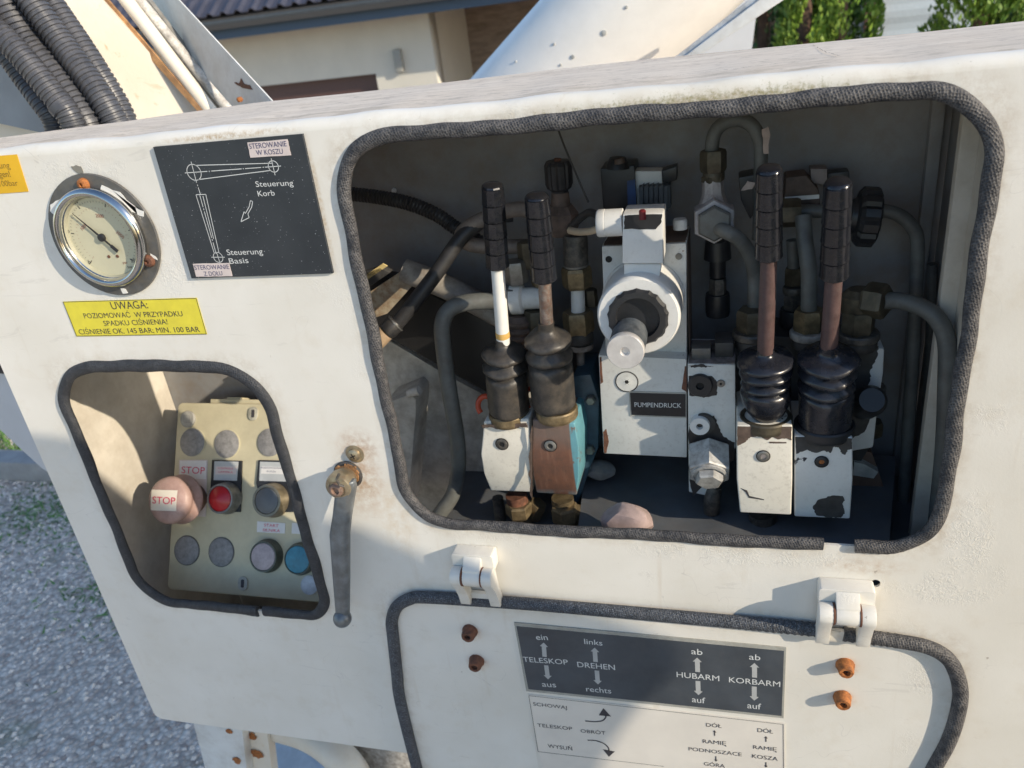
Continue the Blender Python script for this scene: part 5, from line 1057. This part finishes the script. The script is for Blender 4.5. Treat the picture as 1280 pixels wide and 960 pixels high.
slab(bo, 'gap_plate', [(150, -20), (170, -20), (300, 150), (282, 150)], .56, .01, simple('shadowed_grey', (.22, .22, .21), .6, dust=.5))
rod_(bo, 'rail', (150, -30), (296, 150), .545, 13, simple('scuffed_rail', (.55, .53, .49), .5, dust=.7, dcol=(.2, .17, .14)))
slab_t(bo, 'outer_flange', [(156, -20), (205, -20), (362, 150), (305, 150)], (250, 70, .545), -.62, .002, BOOMW)
bm = B(); F = Fr(P(250, 70, .545), (1, -.62, 0), (0, 0, 1)); F.n = Vector((-.62, -1, 0)).normalized(); prism(bm, F, jag([F.pix(*p) for p in ((293, 103), (304, 110), (316, 112), (312, 106), (306, 105), (302, 98), (300, 104))], .001, 3), .0, .001); obj('peeled_patch', bm, RUST_DK, bo, smooth=0)
bm = B(); lathe(bm, FY(.45).at(*FY(.45).pix(301, 124)), [(.004, 0), (.004, .006), (0, .008)], 6); obj('bolt', bm, RUST, bo, smooth=20)
cy = thing('boom_cylinder', 'large white round boom tube rising to the right above the cabinet', 'boom', P(720, 120, 1.2))
bm = B(); a, b = P(618, 190, 1.25), P(905, -110, 1.25); r0 = rad(760, 40, 1.25, 176); tube(bm, [a.lerp(b, i/12) for i in range(13)], r0, 64); obj('tube', bm, simple('smooth_white_tube', (.78, .75, .70), .32, var=.04, scale=8, bump=.12, bscale=60, dust=.12, dcol=(.5, .47, .42)), cy, smooth=60)
ax = (b-a).normalized(); toc = (EYE-a.lerp(b, .4)); toc = (toc-ax*toc.dot(ax)).normalized(); up = ax.cross(toc)
for u, v, s_ in ((755, 41, .012), (716, 71, .009), (783, 9, .007), (693, 55, .006), (701, 81, .005), (645, 77, .005)):
    # small dents and pips sitting on the skin
    r = ray(u, v); k = 1.0
    # intersect the ray with the tube
    o_ = EYE-a; d_ = r.normalized(); A2_ = d_-ax*d_.dot(ax); B2_ = o_-ax*o_.dot(ax); qa, qb, qc = A2_.dot(A2_), 2*A2_.dot(B2_), B2_.dot(B2_)-r0*r0; disc_ = qb*qb-4*qa*qc
    if disc_ > 0:
        p = EYE+d_*((-qb-disc_**.5)/(2*qa)); n_ = (p-a)-ax*(p-a).dot(ax); n_.normalize(); bm = B(); lathe(bm, axis_frame(p, p+n_), [(s_*.5, -.001), (s_*.45, .002), (0, .003)], 12); obj('pip', bm, simple('scuffed_pip', (.40, .40, .38), .5, bump=0), cy)
sl_ = thing('support_bar', 'thin white bar slanting up in front of the green hedge', 'bar', P(870, 60, 1.0))
slab(sl_, 'bar', [(838, 84), (852, 84), (1010, -20), (975, -20)], 1.0, .02, BOOMW, .002)
slab(sl_, 'bar_underside', [(826, 86), (838, 84), (974, -20), (962, -20)], 1.01, .03, simple('grey_blue_bar', (.42, .44, .46), .5))
pp = thing('white_panel', 'plain pale panel between the round boom and the thin bar', 'panel', P(880, 90, 2.4))
slab(pp, 'sheet', [(790, 110), (868, 56), (930, -30), (960, -30), (945, 20), (934, 110)], 2.4, .03, simple('pale_panel', (.60, .61, .62), .5, var=.05, scale=5))
# corrugated conduits resting on the boom
def conduit(label, path, w, pitch):
    return pipe('conduit', label, path, w, CONDUIT, 'hose', n=10, seg=22, ripple=(pitch, .055))
conduit('broad corrugated conduit second from the left edge', [(-45, -60, .30), (1, 0, .30), (33, 53, .295), (64, 92, .29), (90, 126, .285), (108, 156, .28), (122, 190, .28)], 43, .0078)
conduit('corrugated conduit between the broad one and the rightmost', [(-10, -70, .30), (38, 0, .30), (76, 53, .30), (104, 90, .295), (129, 126, .29), (146, 156, .29), (158, 190, .29)], 31, .0066)
conduit('rightmost corrugated conduit lying on the cream boom', [(18, -70, .34), (62, 0, .34), (98, 53, .335), (122, 90, .33), (144, 126, .33), (158, 156, .325), (168, 190, .32)], 29, .0070)
c4 = conduit('corrugated conduit curving in from the left edge with a cable tie', [(-60, -10, .25), (-22, 24, .25), (14, 56, .25), (42, 88, .25), (66, 118, .25), (86, 144, .25), (100, 180, .25)], 30, .0062)
conduit('short corrugated conduit under the curved one', [(-40, 20, .29), (2, 62, .29), (30, 100, .29), (52, 130, .285), (66, 152, .285), (76, 190, .285)], 24, .0062)
bm = B(); a = P(66, 133, .235); b = P(76, 147, .235)
F = axis_frame(P(62, 126, .24), P(80, 146, .24)); lathe(bm, Fr(P(78, 134, .25), F.ex, F.ey, F.n), [(.0150, -.006), (.0168, -.005), (.0168, .005), (.0150, .006)], 28, cap=False); tie = obj('cable_tie', bm, CONDUIT, c4)
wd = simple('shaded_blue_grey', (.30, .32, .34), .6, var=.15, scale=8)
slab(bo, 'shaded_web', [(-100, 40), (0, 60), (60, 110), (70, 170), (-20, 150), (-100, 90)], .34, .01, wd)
# body plate to the left of the cabinet
bp_ = thing('body_plate', 'pale lilac-grey body plate sticking out left behind the cabinet', 'panel', P(-20, 560, .35))
slab(bp_, 'plate', [(-260, 330), (30, 400), (75, 600), (52, 585), (0, 537), (-260, 330)], .30, .02, simple('pale_lilac_plate', (.50, .52, .55), .5, var=.06, scale=6))
slab(bp_, 'edge_strip', [(-40, 452), (10, 458), (14, 468), (-40, 464)], .29, .02, PLASTIC)
# below the cabinet
lg = thing('outrigger_leg', 'white steel leg with rust blots below the cabinet corner', 'leg', P(300, 1000, .30))
slab(lg, 'leg_plate', [(238, 890), (300, 890), (320, 1060), (282, 1060)], .10, .02, BOOMW, .001)
slab(lg, 'leg_flank', [(285, 885), (330, 885), (352, 1060), (305, 1060)], .12, .02, BOOMR, .001)
for u, v, r_ in ((287, 914, .006), (315, 920, .009), (321, 942, .011), (296, 950, .008)):
    F = FY(.0995 if u < 300 else .1185); bm = B(); q = F.pix(u, v); prism(bm, F, jag([(q[0]+r_*cos(a*pi/4), q[1]+r_*sin(a*pi/4)) for a in range(8)], r_*.3, 2), .0006, .0012); obj('rust_spot', bm, RUST, lg, smooth=0)
tr = thing('tread_plate', 'blue-grey checker plate step low under the cabinet', 'step', P(370, 950, .40))
TREAD = simple('galvanised_tread', (.42, .46, .50), .45, metal=.1, var=.15, scale=20)
A4 = [P(325, 880, .38), P(420, 890, .38), P(470, 1040, .14), P(330, 1040, .14)]
bm = B(); bm.faces.new([bm.verts.new(p) for p in A4]); r_ = bmesh.ops.extrude_face_region(bm, geom=bm.faces[:]); bmesh.ops.translate(bm, verts=[g for g in r_['geom'] if isinstance(g, bmesh.types.BMVert)], vec=(0, 0, -.004)); obj('plate', bm, TREAD, tr, smooth=0)
e1 = (A4[1]-A4[0]).normalized(); e2 = (A4[3]-A4[0]); e2 = (e2-e1*e2.dot(e1)).normalized(); Ft = Fr(A4[0], e1, e2); 
if Ft.n.z < 0: Ft.n = -Ft.n
bm = B()
for i in range(8):
    for j in range(14):
        a = pi/4 if (i+j) % 2 else -pi/4; cx_, cy_ = .008+i*.021, .010+j*.021; d = Vector((cos(a), sin(a)))*.0085; n_ = Vector((-d.y, d.x))*.24
        prism(bm, Ft, [tuple(Vector((cx_, cy_))+v) for v in (-d, -d*.5+n_, d*.5+n_, d, d*.5-n_, -d*.5-n_)], .0002, .0018)
obj('tread_bars', bm, TREAD, tr, smooth=0, kind='stuff')
ub = thing('under_tube', 'pale curved tube and rough grey casting beneath the cabinet edge', 'tube', P(420, 960, .2))
bm = B(); tube(bm, ppath([(340, 905, .16), (385, 918, .14), (420, 942, .12), (446, 975, .11), (470, 1040, .10)], 8), rad(420, 945, .12, 40), 24); obj('tube', bm, CREAM, ub)
slab(ub, 'casting', [(430, 925), (545, 938), (560, 1040), (450, 1040)], .15, .03, simple('rough_grey_casting', (.38, .36, .33), .7, var=.4, scale=60, bump=.8, bscale=120, dust=.6, dcol=(.15, .12, .10)), .004)

# ================================================================= GROUND, FENCE, HOUSE, HEDGE
Z = -1.5
def gz(x, y):
    if y < 4.2: return Z
    return Z-1.15*min(1, (y-4.2)/2.5)
def gravel():
    m = N('grey_gravel'); v = m.voro(70); n = m.noise(180, 4, .7); nb = m.noise(1.3, 4, .6)
    cell = m.node('ShaderNodeTexVoronoi'); cell.inputs['Scale'].default_value = 70; m.link(m.pos, cell.inputs['Vector']); sp = m.node('ShaderNodeSeparateColor'); m.link(cell.outputs['Color'], sp.inputs[0])
    c = m.mix(m.ramp(sp.outputs[0], 0, 1), (.55, .45, .38), (.86, .74, .64)); c = m.mix(m.ramp(v, .40, .85, 0, .55), c, (.17, .15, .13)); c = m.mix(m.math('MULTIPLY', m.ramp(sp.outputs[1], .80, .9), .5), c, (.34, .24, .20))
    g = m.math('MULTIPLY', m.ramp(m.noise(3.2, 5, .65, w=4), .60, .70), .35); c = m.mix(g, c, (.10, .15, .05))
    m.color(c); m.rough(.85); m.bump(m.ramp(v, 0, .8, 1, 0), 1.0, .012); return m.m
GRAVEL = gravel()
bm = B(); nx, ny = 60, 60
def gx_(i): t = i/nx*2-1; return 60*t*abs(t)**1.2
def gy_(j): t = j/ny; return -4+ (14*t/.7 if t < .7 else 14+((t-.7)/.3)**2*80)
vs = [[bm.verts.new((gx_(i), gy_(j), gz(gx_(i), gy_(j)))) for i in range(nx+1)] for j in range(ny+1)]
for a, b in zip(vs, vs[1:]):
    for i in range(nx): bm.faces.new((a[i], a[i+1], b[i+1], b[i]))
obj('ground', bm, GRAVEL, None, kind='structure')
# loose stones on top of the gravel near the camera side (one mass)
bm = B(); rnd = random.Random(3)
for k in range(7000):
    x = -3.6+rnd.random()*3.2; y = .15+rnd.random()*2.0; s = rnd.uniform(.004, .011); a = rnd.random()*pi
    q = [Vector((s*cos(a+i*pi/2)*rnd.uniform(.7, 1.2), s*sin(a+i*pi/2)*rnd.uniform(.7, 1.2), 0)) for i in range(4)]; t_ = bm.verts.new((x+rnd.uniform(-.3, .3)*s, y+rnd.uniform(-.3, .3)*s, Z+s*rnd.uniform(.5, .9)))
    vv = [bm.verts.new((x+p.x, y+p.y, Z-.001)) for p in q]
    for i in range(4): bm.faces.new((vv[i], vv[(i+1) % 4], t_))
def pebmat():
    m = N('loose_pebbles'); n = m.noise(40, 3, .8); c = m.mix(m.ramp(n, .3, .7), (.48, .42, .37), (.84, .76, .69)); m.color(c); m.rough(.8); return m.m
obj('loose_gravel', bm, pebmat(), None, smooth=0, label='loose grey gravel stones scattered over the yard', cat='gravel', kind='stuff', recalc=False, loc=(-2, 1, Z))
# kerb and fence
ry = P(20, 600, 0); kd = ray(20, 602); kk = Z/kd.z; ky = kd.y*kk-DIST
CONC = simple('concrete_kerb', (.30, .29, .28), .8, var=.2, scale=12, bump=.4, bscale=90)
kb = thing('kerb', 'low grey concrete kerb at the edge of the gravel', 'kerb', (-3, ky, Z))
for i in range(8):
    x0 = -8+i*1.0; bm = B(); box(bm, Fr((0, 0, Z), (1, 0, 0), (0, 1, 0), (0, 0, 1)), x0+.006, x0+.994, ky, ky+.10, 0, .09); obj('kerb_stone', bm, CONC, kb, bevel=.01)
GRASS = simple('grass_green', (.09, .19, .05), .7, var=.5, scale=20)
bm = B(); rnd = random.Random(5)
for k in range(11000):
    if k < 7000: x = -7+rnd.random()*6.5; y = ky+.12+rnd.random()*.28; hgt = rnd.uniform(.02, .06)
    else:
        cl_ = rnd.choice([(-2.75, 1.75), (-2.35, 1.6), (-2.2, 1.35), (-3.1, 1.9), (-1.95, 1.2), (-2.5, 1.2), (-1.75, .9)]); x = cl_[0]+rnd.gauss(0, .16); y = cl_[1]+rnd.gauss(0, .10); hgt = rnd.uniform(.004, .014)
    a = rnd.random()*pi; d = Vector((cos(a), sin(a), 0))*.004; tpx = Vector((rnd.gauss(0, .02), rnd.gauss(0, .02), hgt)); b0 = Vector((x, y, Z))
    bm.faces.new([bm.verts.new(b0-d), bm.verts.new(b0+d), bm.verts.new(b0+tpx)])
obj('grass', bm, GRASS, None, smooth=0, label='short green grass along the kerb and between the stones', cat='grass', kind='stuff', recalc=False, loc=(-3, ky, Z))
fn = thing('fence', 'grey wire fence with concrete base board beyond the kerb', 'fence', (-4, ky+.45, Z))
FENC = simple('fence_grey', (.22, .24, .26), .6, var=.15); FXY = Fr((0, ky+.45, Z), (1, 0, 0), (0, 0, 1), (0, -1, 0))
bm = B(); box(bm, FXY, -9, -.5, 0, .14, -.03, .03); obj('base_board', bm, simple('base_board_concrete', (.30, .31, .32), .8), fn)
for i in range(5):
    bm = B(); box(bm, FXY, -8.5+i*2, -8.45+i*2, 0, 1.3, -.02, .02); obj('post', bm, FENC, fn)
bm = B()
for i in range(160): x = -9+i*.053; box(bm, FXY, x, x+.004, .14, .30, -.002, .002)
for j in range(2): box(bm, FXY, -9, -.5, .20+j*.09, .204+j*.09, -.004, -.002)
obj('mesh_panel', bm, FENC, fn, smooth=0, kind='stuff')
bm = B(); prism(bm, Fr((0, 0, 0), (1, 0, 0), (0, 1, 0), (0, 0, 1)), [(-16, ky+.6), (-2, ky+.6), (-2, 4.1), (-16, 4.1)], Z, Z+.01); obj('paving', bm, simple('sandy_paving', (.42, .33, .25), .8, var=.2, scale=5, bump=.3, bscale=60), None, smooth=0, kind='structure')

# house: wall plane parallel to the cabinet, eave at eye height, deep soffit
HY = 9.0
def hp(u, v, y=HY): return P(u, v, y)
hs = thing('house', 'pale rendered house with dark ribbed roof and blue-grey fascia', 'house', (hp(540, 60).x-2, HY, -2.65))
ez = hp(400, 33, HY-.6).z
REND = simple('pale_render', (.62, .59, .52), .8, var=.04, scale=3, bump=.3, bscale=60)
xc = hp(541, 60).x; gx0, gx1 = hp(200, 100).x-4, hp(471, 100).x; gtop = hp(471, 92).z
bm = B(); FH = FY(HY); hole_ = [(gx0+4.0, -2.65), (gx1, -2.65), (gx1, gtop), (gx0+4.0, gtop)]
bm = from_curve(FH, [[(xc-11, -2.7), (gx0+4.0, -2.7), (gx0+4.0, gtop), (gx1, gtop), (gx1, -2.7), (xc, -2.7), (xc, ez+.1), (xc-11, ez+.1)]], -.25, 0); obj('wall', bm, REND, hs, smooth=0)
xb = xc; yb = HY
kx = ray(583, 30); yb = xc/kx.x*kx.y-DIST
bm = B(); box(bm, Fr((xc, HY, 0), (0, 1, 0), (0, 0, 1), (1, 0, 0)), .251, max(yb-HY, .6), -2.7, ez+.1, -.2, 0); obj('side_wall', bm, REND, hs, smooth=0)
def brickm():
    m = N('brown_stone_cladding'); n = m.noise(9, 5, .7, stretch=(.5, 1, 2.2)); m.color(m.mix(m.ramp(n, .3, .7), (.17, .125, .095), (.34, .265, .21))); m.rough(.85); m.bump(m.noise(12, 5, .7, stretch=(.5, 1, 2.2)), .8, .02); return m.m
bm = B(); box(bm, FY(max(yb, HY+.6)), xc, xc+8, -2.7, ez+.9, -.2, 0); obj('clad_wall', bm, brickm(), hs, smooth=0)
bm = B(); box(bm, FY(HY+.12), gx0+4.0, gx1, -2.65, gtop, -.03, 0); gd = obj('garage_door', bm, simple('brown_garage_door', (.10, .055, .048), .5, var=.1), hs, smooth=0)
bm = B(); box(bm, FY(HY-.6), xc-11, xc+5, ez-.005, ez+.155, -.03, 0); obj('fascia', bm, simple('blue_grey_fascia', (.045, .08, .135), .45, var=.1), hs, smooth=0)
bm = B(); box(bm, Fr((0, 0, ez+.01), (1, 0, 0), (0, 1, 0), (0, 0, 1)), xc-11, xc+5, HY-.57, HY+3, 0, .02); obj('soffit', bm, simple('soffit_grey', (.30, .29, .28), .7), hs, smooth=0)
bm = B(); a = Vector((xc-11, HY-.66, ez+.175)); b = Vector((xc+5, HY-.66, ez+.175)); tube(bm, [a, a.lerp(b, .5), b], .055, 14); obj('gutter', bm, simple('dark_gutter', (.055, .065, .075), .4), hs)
ROOF = simple('dark_metal_tile', (.060, .062, .085), .42, var=.2, scale=4, metal=.1)
bm = B(); th = radians(30); pitch = .185; amp = .030; x = xc-11; cols = []
sl0 = Vector((0, cos(th), sin(th))); nr = Vector((0, -sin(th), cos(th))); O = Vector((0, HY-.72, ez+.24))
def prof_(t): t %= 1; return amp*max(0, cos((t-.5)*2*pi))**.8*1.2
i = 0; NS = 12
while x < xc+5:
    col = []
    h = prof_(i/NS)
    for j in range(11):
        for st in (0, .028):
            col.append(bm.verts.new(O+Vector((x, 0, 0))+sl0*(j*.35)+nr*(h+(.0 if st == 0 else 0)-(.018 if st else 0)*0+(.015 if st == 0 else .0))))
    cols.append(col); x += pitch/NS; i += 1
for a, b in zip(cols, cols[1:]):
    for j in range(len(a)-1): bm.faces.new((a[j], b[j], b[j+1], a[j+1]))
obj('roof', bm, ROOF, hs, smooth=60, kind='stuff')
bm = B(); prism(bm, Fr((0, 0, 0), (0, 1, 0), (0, 0, 1), (1, 0, 0)), [(HY-.71, ez+.10), (HY-.71, ez+.215), (HY+3, ez+.215+3.71*math.tan(th)-.03), (HY+3, ez+.1)], xc-11, xc+5); obj('roof_board', bm, DARKPAINT, hs, smooth=0)
bm = B(); q = hp(498, 76, HY-.05); box(bm, FY(HY-.002), q.x-.05, q.x+.05, q.z-.13, q.z+.13, 0, .08); obj('wall_lamp', bm, simple('grey_lamp', (.30, .30, .28), .5), hs, bevel=.02)

# corrugated steel shed and post to the right, hedge in front
gy = 8.0; pa, pb = P(1093, 20, gy), P(1175, 20, gy)
sd = thing('garden_shed', 'pale blue corrugated steel shed beyond the hedge', 'shed', ((pa.x+pb.x)/2, gy, -2.6))
bm = B(); zz = -2.6; k = 0; pts_ = []
while zz < 1.2: pts_.append((zz, .012 if (k % 4) in (1, 2) else 0)); zz += .055; k += 1
A_ = [bm.verts.new((pa.x-.1, gy-d, z)) for z, d in pts_]; B_ = [bm.verts.new((pb.x+2.6, gy-d, z)) for z, d in pts_]
for i in range(len(A_)-1): bm.faces.new((A_[i], B_[i], B_[i+1], A_[i+1]))
obj('corrugated_wall', bm, simple('pale_blue_steel', (.42, .48, .52), .5, var=.05), sd, smooth=0)
bm = B(); box(bm, FY(gy+.03), pa.x-.1, pb.x+2.6, -2.6, 1.25, -1.5, 0); obj('shed_body', bm, simple('shed_grey', (.35, .38, .40), .6), sd, smooth=0)
x0, x1 = P(1082, 20, gy-.1).x, P(1097, 20, gy-.1).x; bm = B(); box(bm, FY(gy-.05), x0, x1, -2.6, 1.3, -.1, .05); obj('corner_post', bm, simple('brown_post', (.13, .06, .05), .6), sd, smooth=0)

def leafmat(name, a, b, c):
    m = N(name); n = m.noise(3.5, 4, .6); n2 = m.noise(30, 3, .7, w=4); col = m.mix(m.ramp(n, .38, .62), a, b); col = m.mix(m.math('MULTIPLY', m.ramp(n2, .5, .7), .6), col, c); m.color(col); m.rough(.55)
    m.b.inputs['Subsurface Weight'].default_value = 0; return m.m
TH = leafmat('thuja_green', (.07, .16, .025), (.17, .27, .03), (.34, .38, .05)); TH2 = leafmat('thuja_dark', (.03, .09, .03), (.06, .15, .04), (.12, .20, .05))
BARK = simple('thuja_bark', (.12, .07, .045), .9, var=.3, scale=20, bump=.6)
def thuja(name, label, x, y, h, r, mat, seed, n=26000):
    t = thing(name, label, 'tree', (x, y, -2.0), 'thuja trees in the hedge behind the cabinet'); rnd = random.Random(seed)
    bm = B(); lathe(bm, Fr((x, y, -2.0), (1, 0, 0), (0, 1, 0), (0, 0, 1)), [(.07, -.3), (.06, .3), (.04, h*.6), (.01, h*.95)], 10); obj('trunk', bm, BARK, t)
    bm = B(); clumps = [(rnd.uniform(0, 2*pi), rnd.uniform(.02, .97), rnd.uniform(.75, 1.12)) for _ in range(240)]
    for k in range(n):
        ca, cf, cr = clumps[k % 240]; f = min(max(cf+rnd.gauss(0, .016), 0), 1); a = ca+rnd.gauss(0, .20); R_ = r*(1-f)**.55*cr*(1-abs(rnd.gauss(0, .13))) if f > .1 else r*.9*cr*(1-abs(rnd.gauss(0, .13)))
        c = Vector((x+R_*cos(a), y+R_*sin(a), -2.0+h*f)); s = rnd.uniform(.011, .026); up_ = Vector((cos(a)*.5+rnd.gauss(0, .3), sin(a)*.5+rnd.gauss(0, .3), 1)).normalized(); sd_ = up_.cross(Vector((rnd.gauss(0, 1), rnd.gauss(0, 1), rnd.gauss(0, .3)))).normalized()
        bm.faces.new([bm.verts.new(c-up_*s), bm.verts.new(c+sd_*s*.5), bm.verts.new(c+up_*s*1.2), bm.verts.new(c-sd_*s*.5)])
    obj('crown', bm, mat, t, smooth=0, recalc=False); return t
for lb, u, y_, r_, mt, sd_n in (('dark thuja partly hidden by the thin white bar', 955, 5.6, .46, TH2, 1), ('bright yellow-green thuja left of the brown post', 1050, 5.1, .34, TH, 2), ('middle green thuja between the dark and bright ones', 1006, 5.0, .24, TH, 3), ('green thuja at the right of the pale shed', 1225, 5.0, .42, TH, 4), ('dark thuja at the right picture edge', 1295, 5.4, .40, TH2, 5), ('thuja showing as a green speck under the round boom', 846, 5.6, .26, TH, 6)):
    p = P(u, 20, y_); thuja('thuja_tree', lb, p.x, p.y, 3.4, r_, mt, sd_n)
for i in range(2):
    thuja('thuja_tree', ('thuja just beyond the right picture edge', 'thuja far beyond the right picture edge')[i], P(1380, 20, 5).x+i*.75, 5.1, 3.4, .42, TH2, 20+i, 3000)

# ================================================================= ADDED SHADOW CASTER out of view to the right, shaped to shade the cabinet's lower left
cl_t = thing('added_shadow_caster', 'added unseen shadow caster with a grey-green tarpaulin standing to the right of the viewer', 'shadow_caster', (.6, -.8, Z))
SH = Vector((2.36, -1.0, 1.05)); SH *= .54
top = [(-.92, -.400), (-.80, -.405), (-.72, -.415), (-.64, -.445), (-.56, -.478), (-.50, -.498), (-.455, -.508), (-.405, -.520), (-.344, -.548), (-.29, -.580), (-.245, -.597), (-.17, -.612), (-.10, -.632), (-.065, -.652), (-.068, -.690), (-.105, -.735), (-.135, -.80), (-.165, -.87), (-.20, -1.0), (-.22, -1.6)]
prof2 = [(x+SH.x, z+SH.z) for x, z in top]; prof2 += [(prof2[-1][0], Z+.12), (prof2[0][0], Z+.12)]
bm = B(); Fc_ = Fr((0, -.54, 0), (1, 0, 0), (0, 0, 1), (0, -1, 0)); N2 = len(prof2)
rings = []
cxm = sum(p[0] for p in prof2)/N2; czm = sum(p[1] for p in prof2)/N2
for d, k in ((0, 1), (.08, 1.0), (.25, .99), (.45, .95), (.55, .85)): rings.append([Vector((cxm+(x-cxm)*k+.004*sin(z*30+d*20), -.54-d, max(czm+(z-czm)*k, Z+.12))) for x, z in prof2])
loft(bm, rings); obj('shadow_cover', bm, simple('grey_green_shadow_cover', (.12, .15, .12), .55, var=.15, scale=8, bump=.5, bscale=14), cl_t, smooth=40)
for i in range(5):
    bm = B(); box(bm, Fr((0, 0, Z), (1, 0, 0), (0, 1, 0), (0, 0, 1)), .42+i*.16, .53+i*.16, -1.05, -.56, .10, .118); obj('caster_board', bm, simple('caster_wood', (.34, .24, .14), .8, var=.2, scale=12), cl_t, smooth=0)
for i in range(3):
    bm = B(); box(bm, Fr((0, 0, Z), (1, 0, 0), (0, 1, 0), (0, 0, 1)), .42, 1.17, -1.05+i*.2, -.98+i*.2, .002, .099); obj('caster_runner', bm, bpy.data.materials['caster_wood'], cl_t, smooth=0)
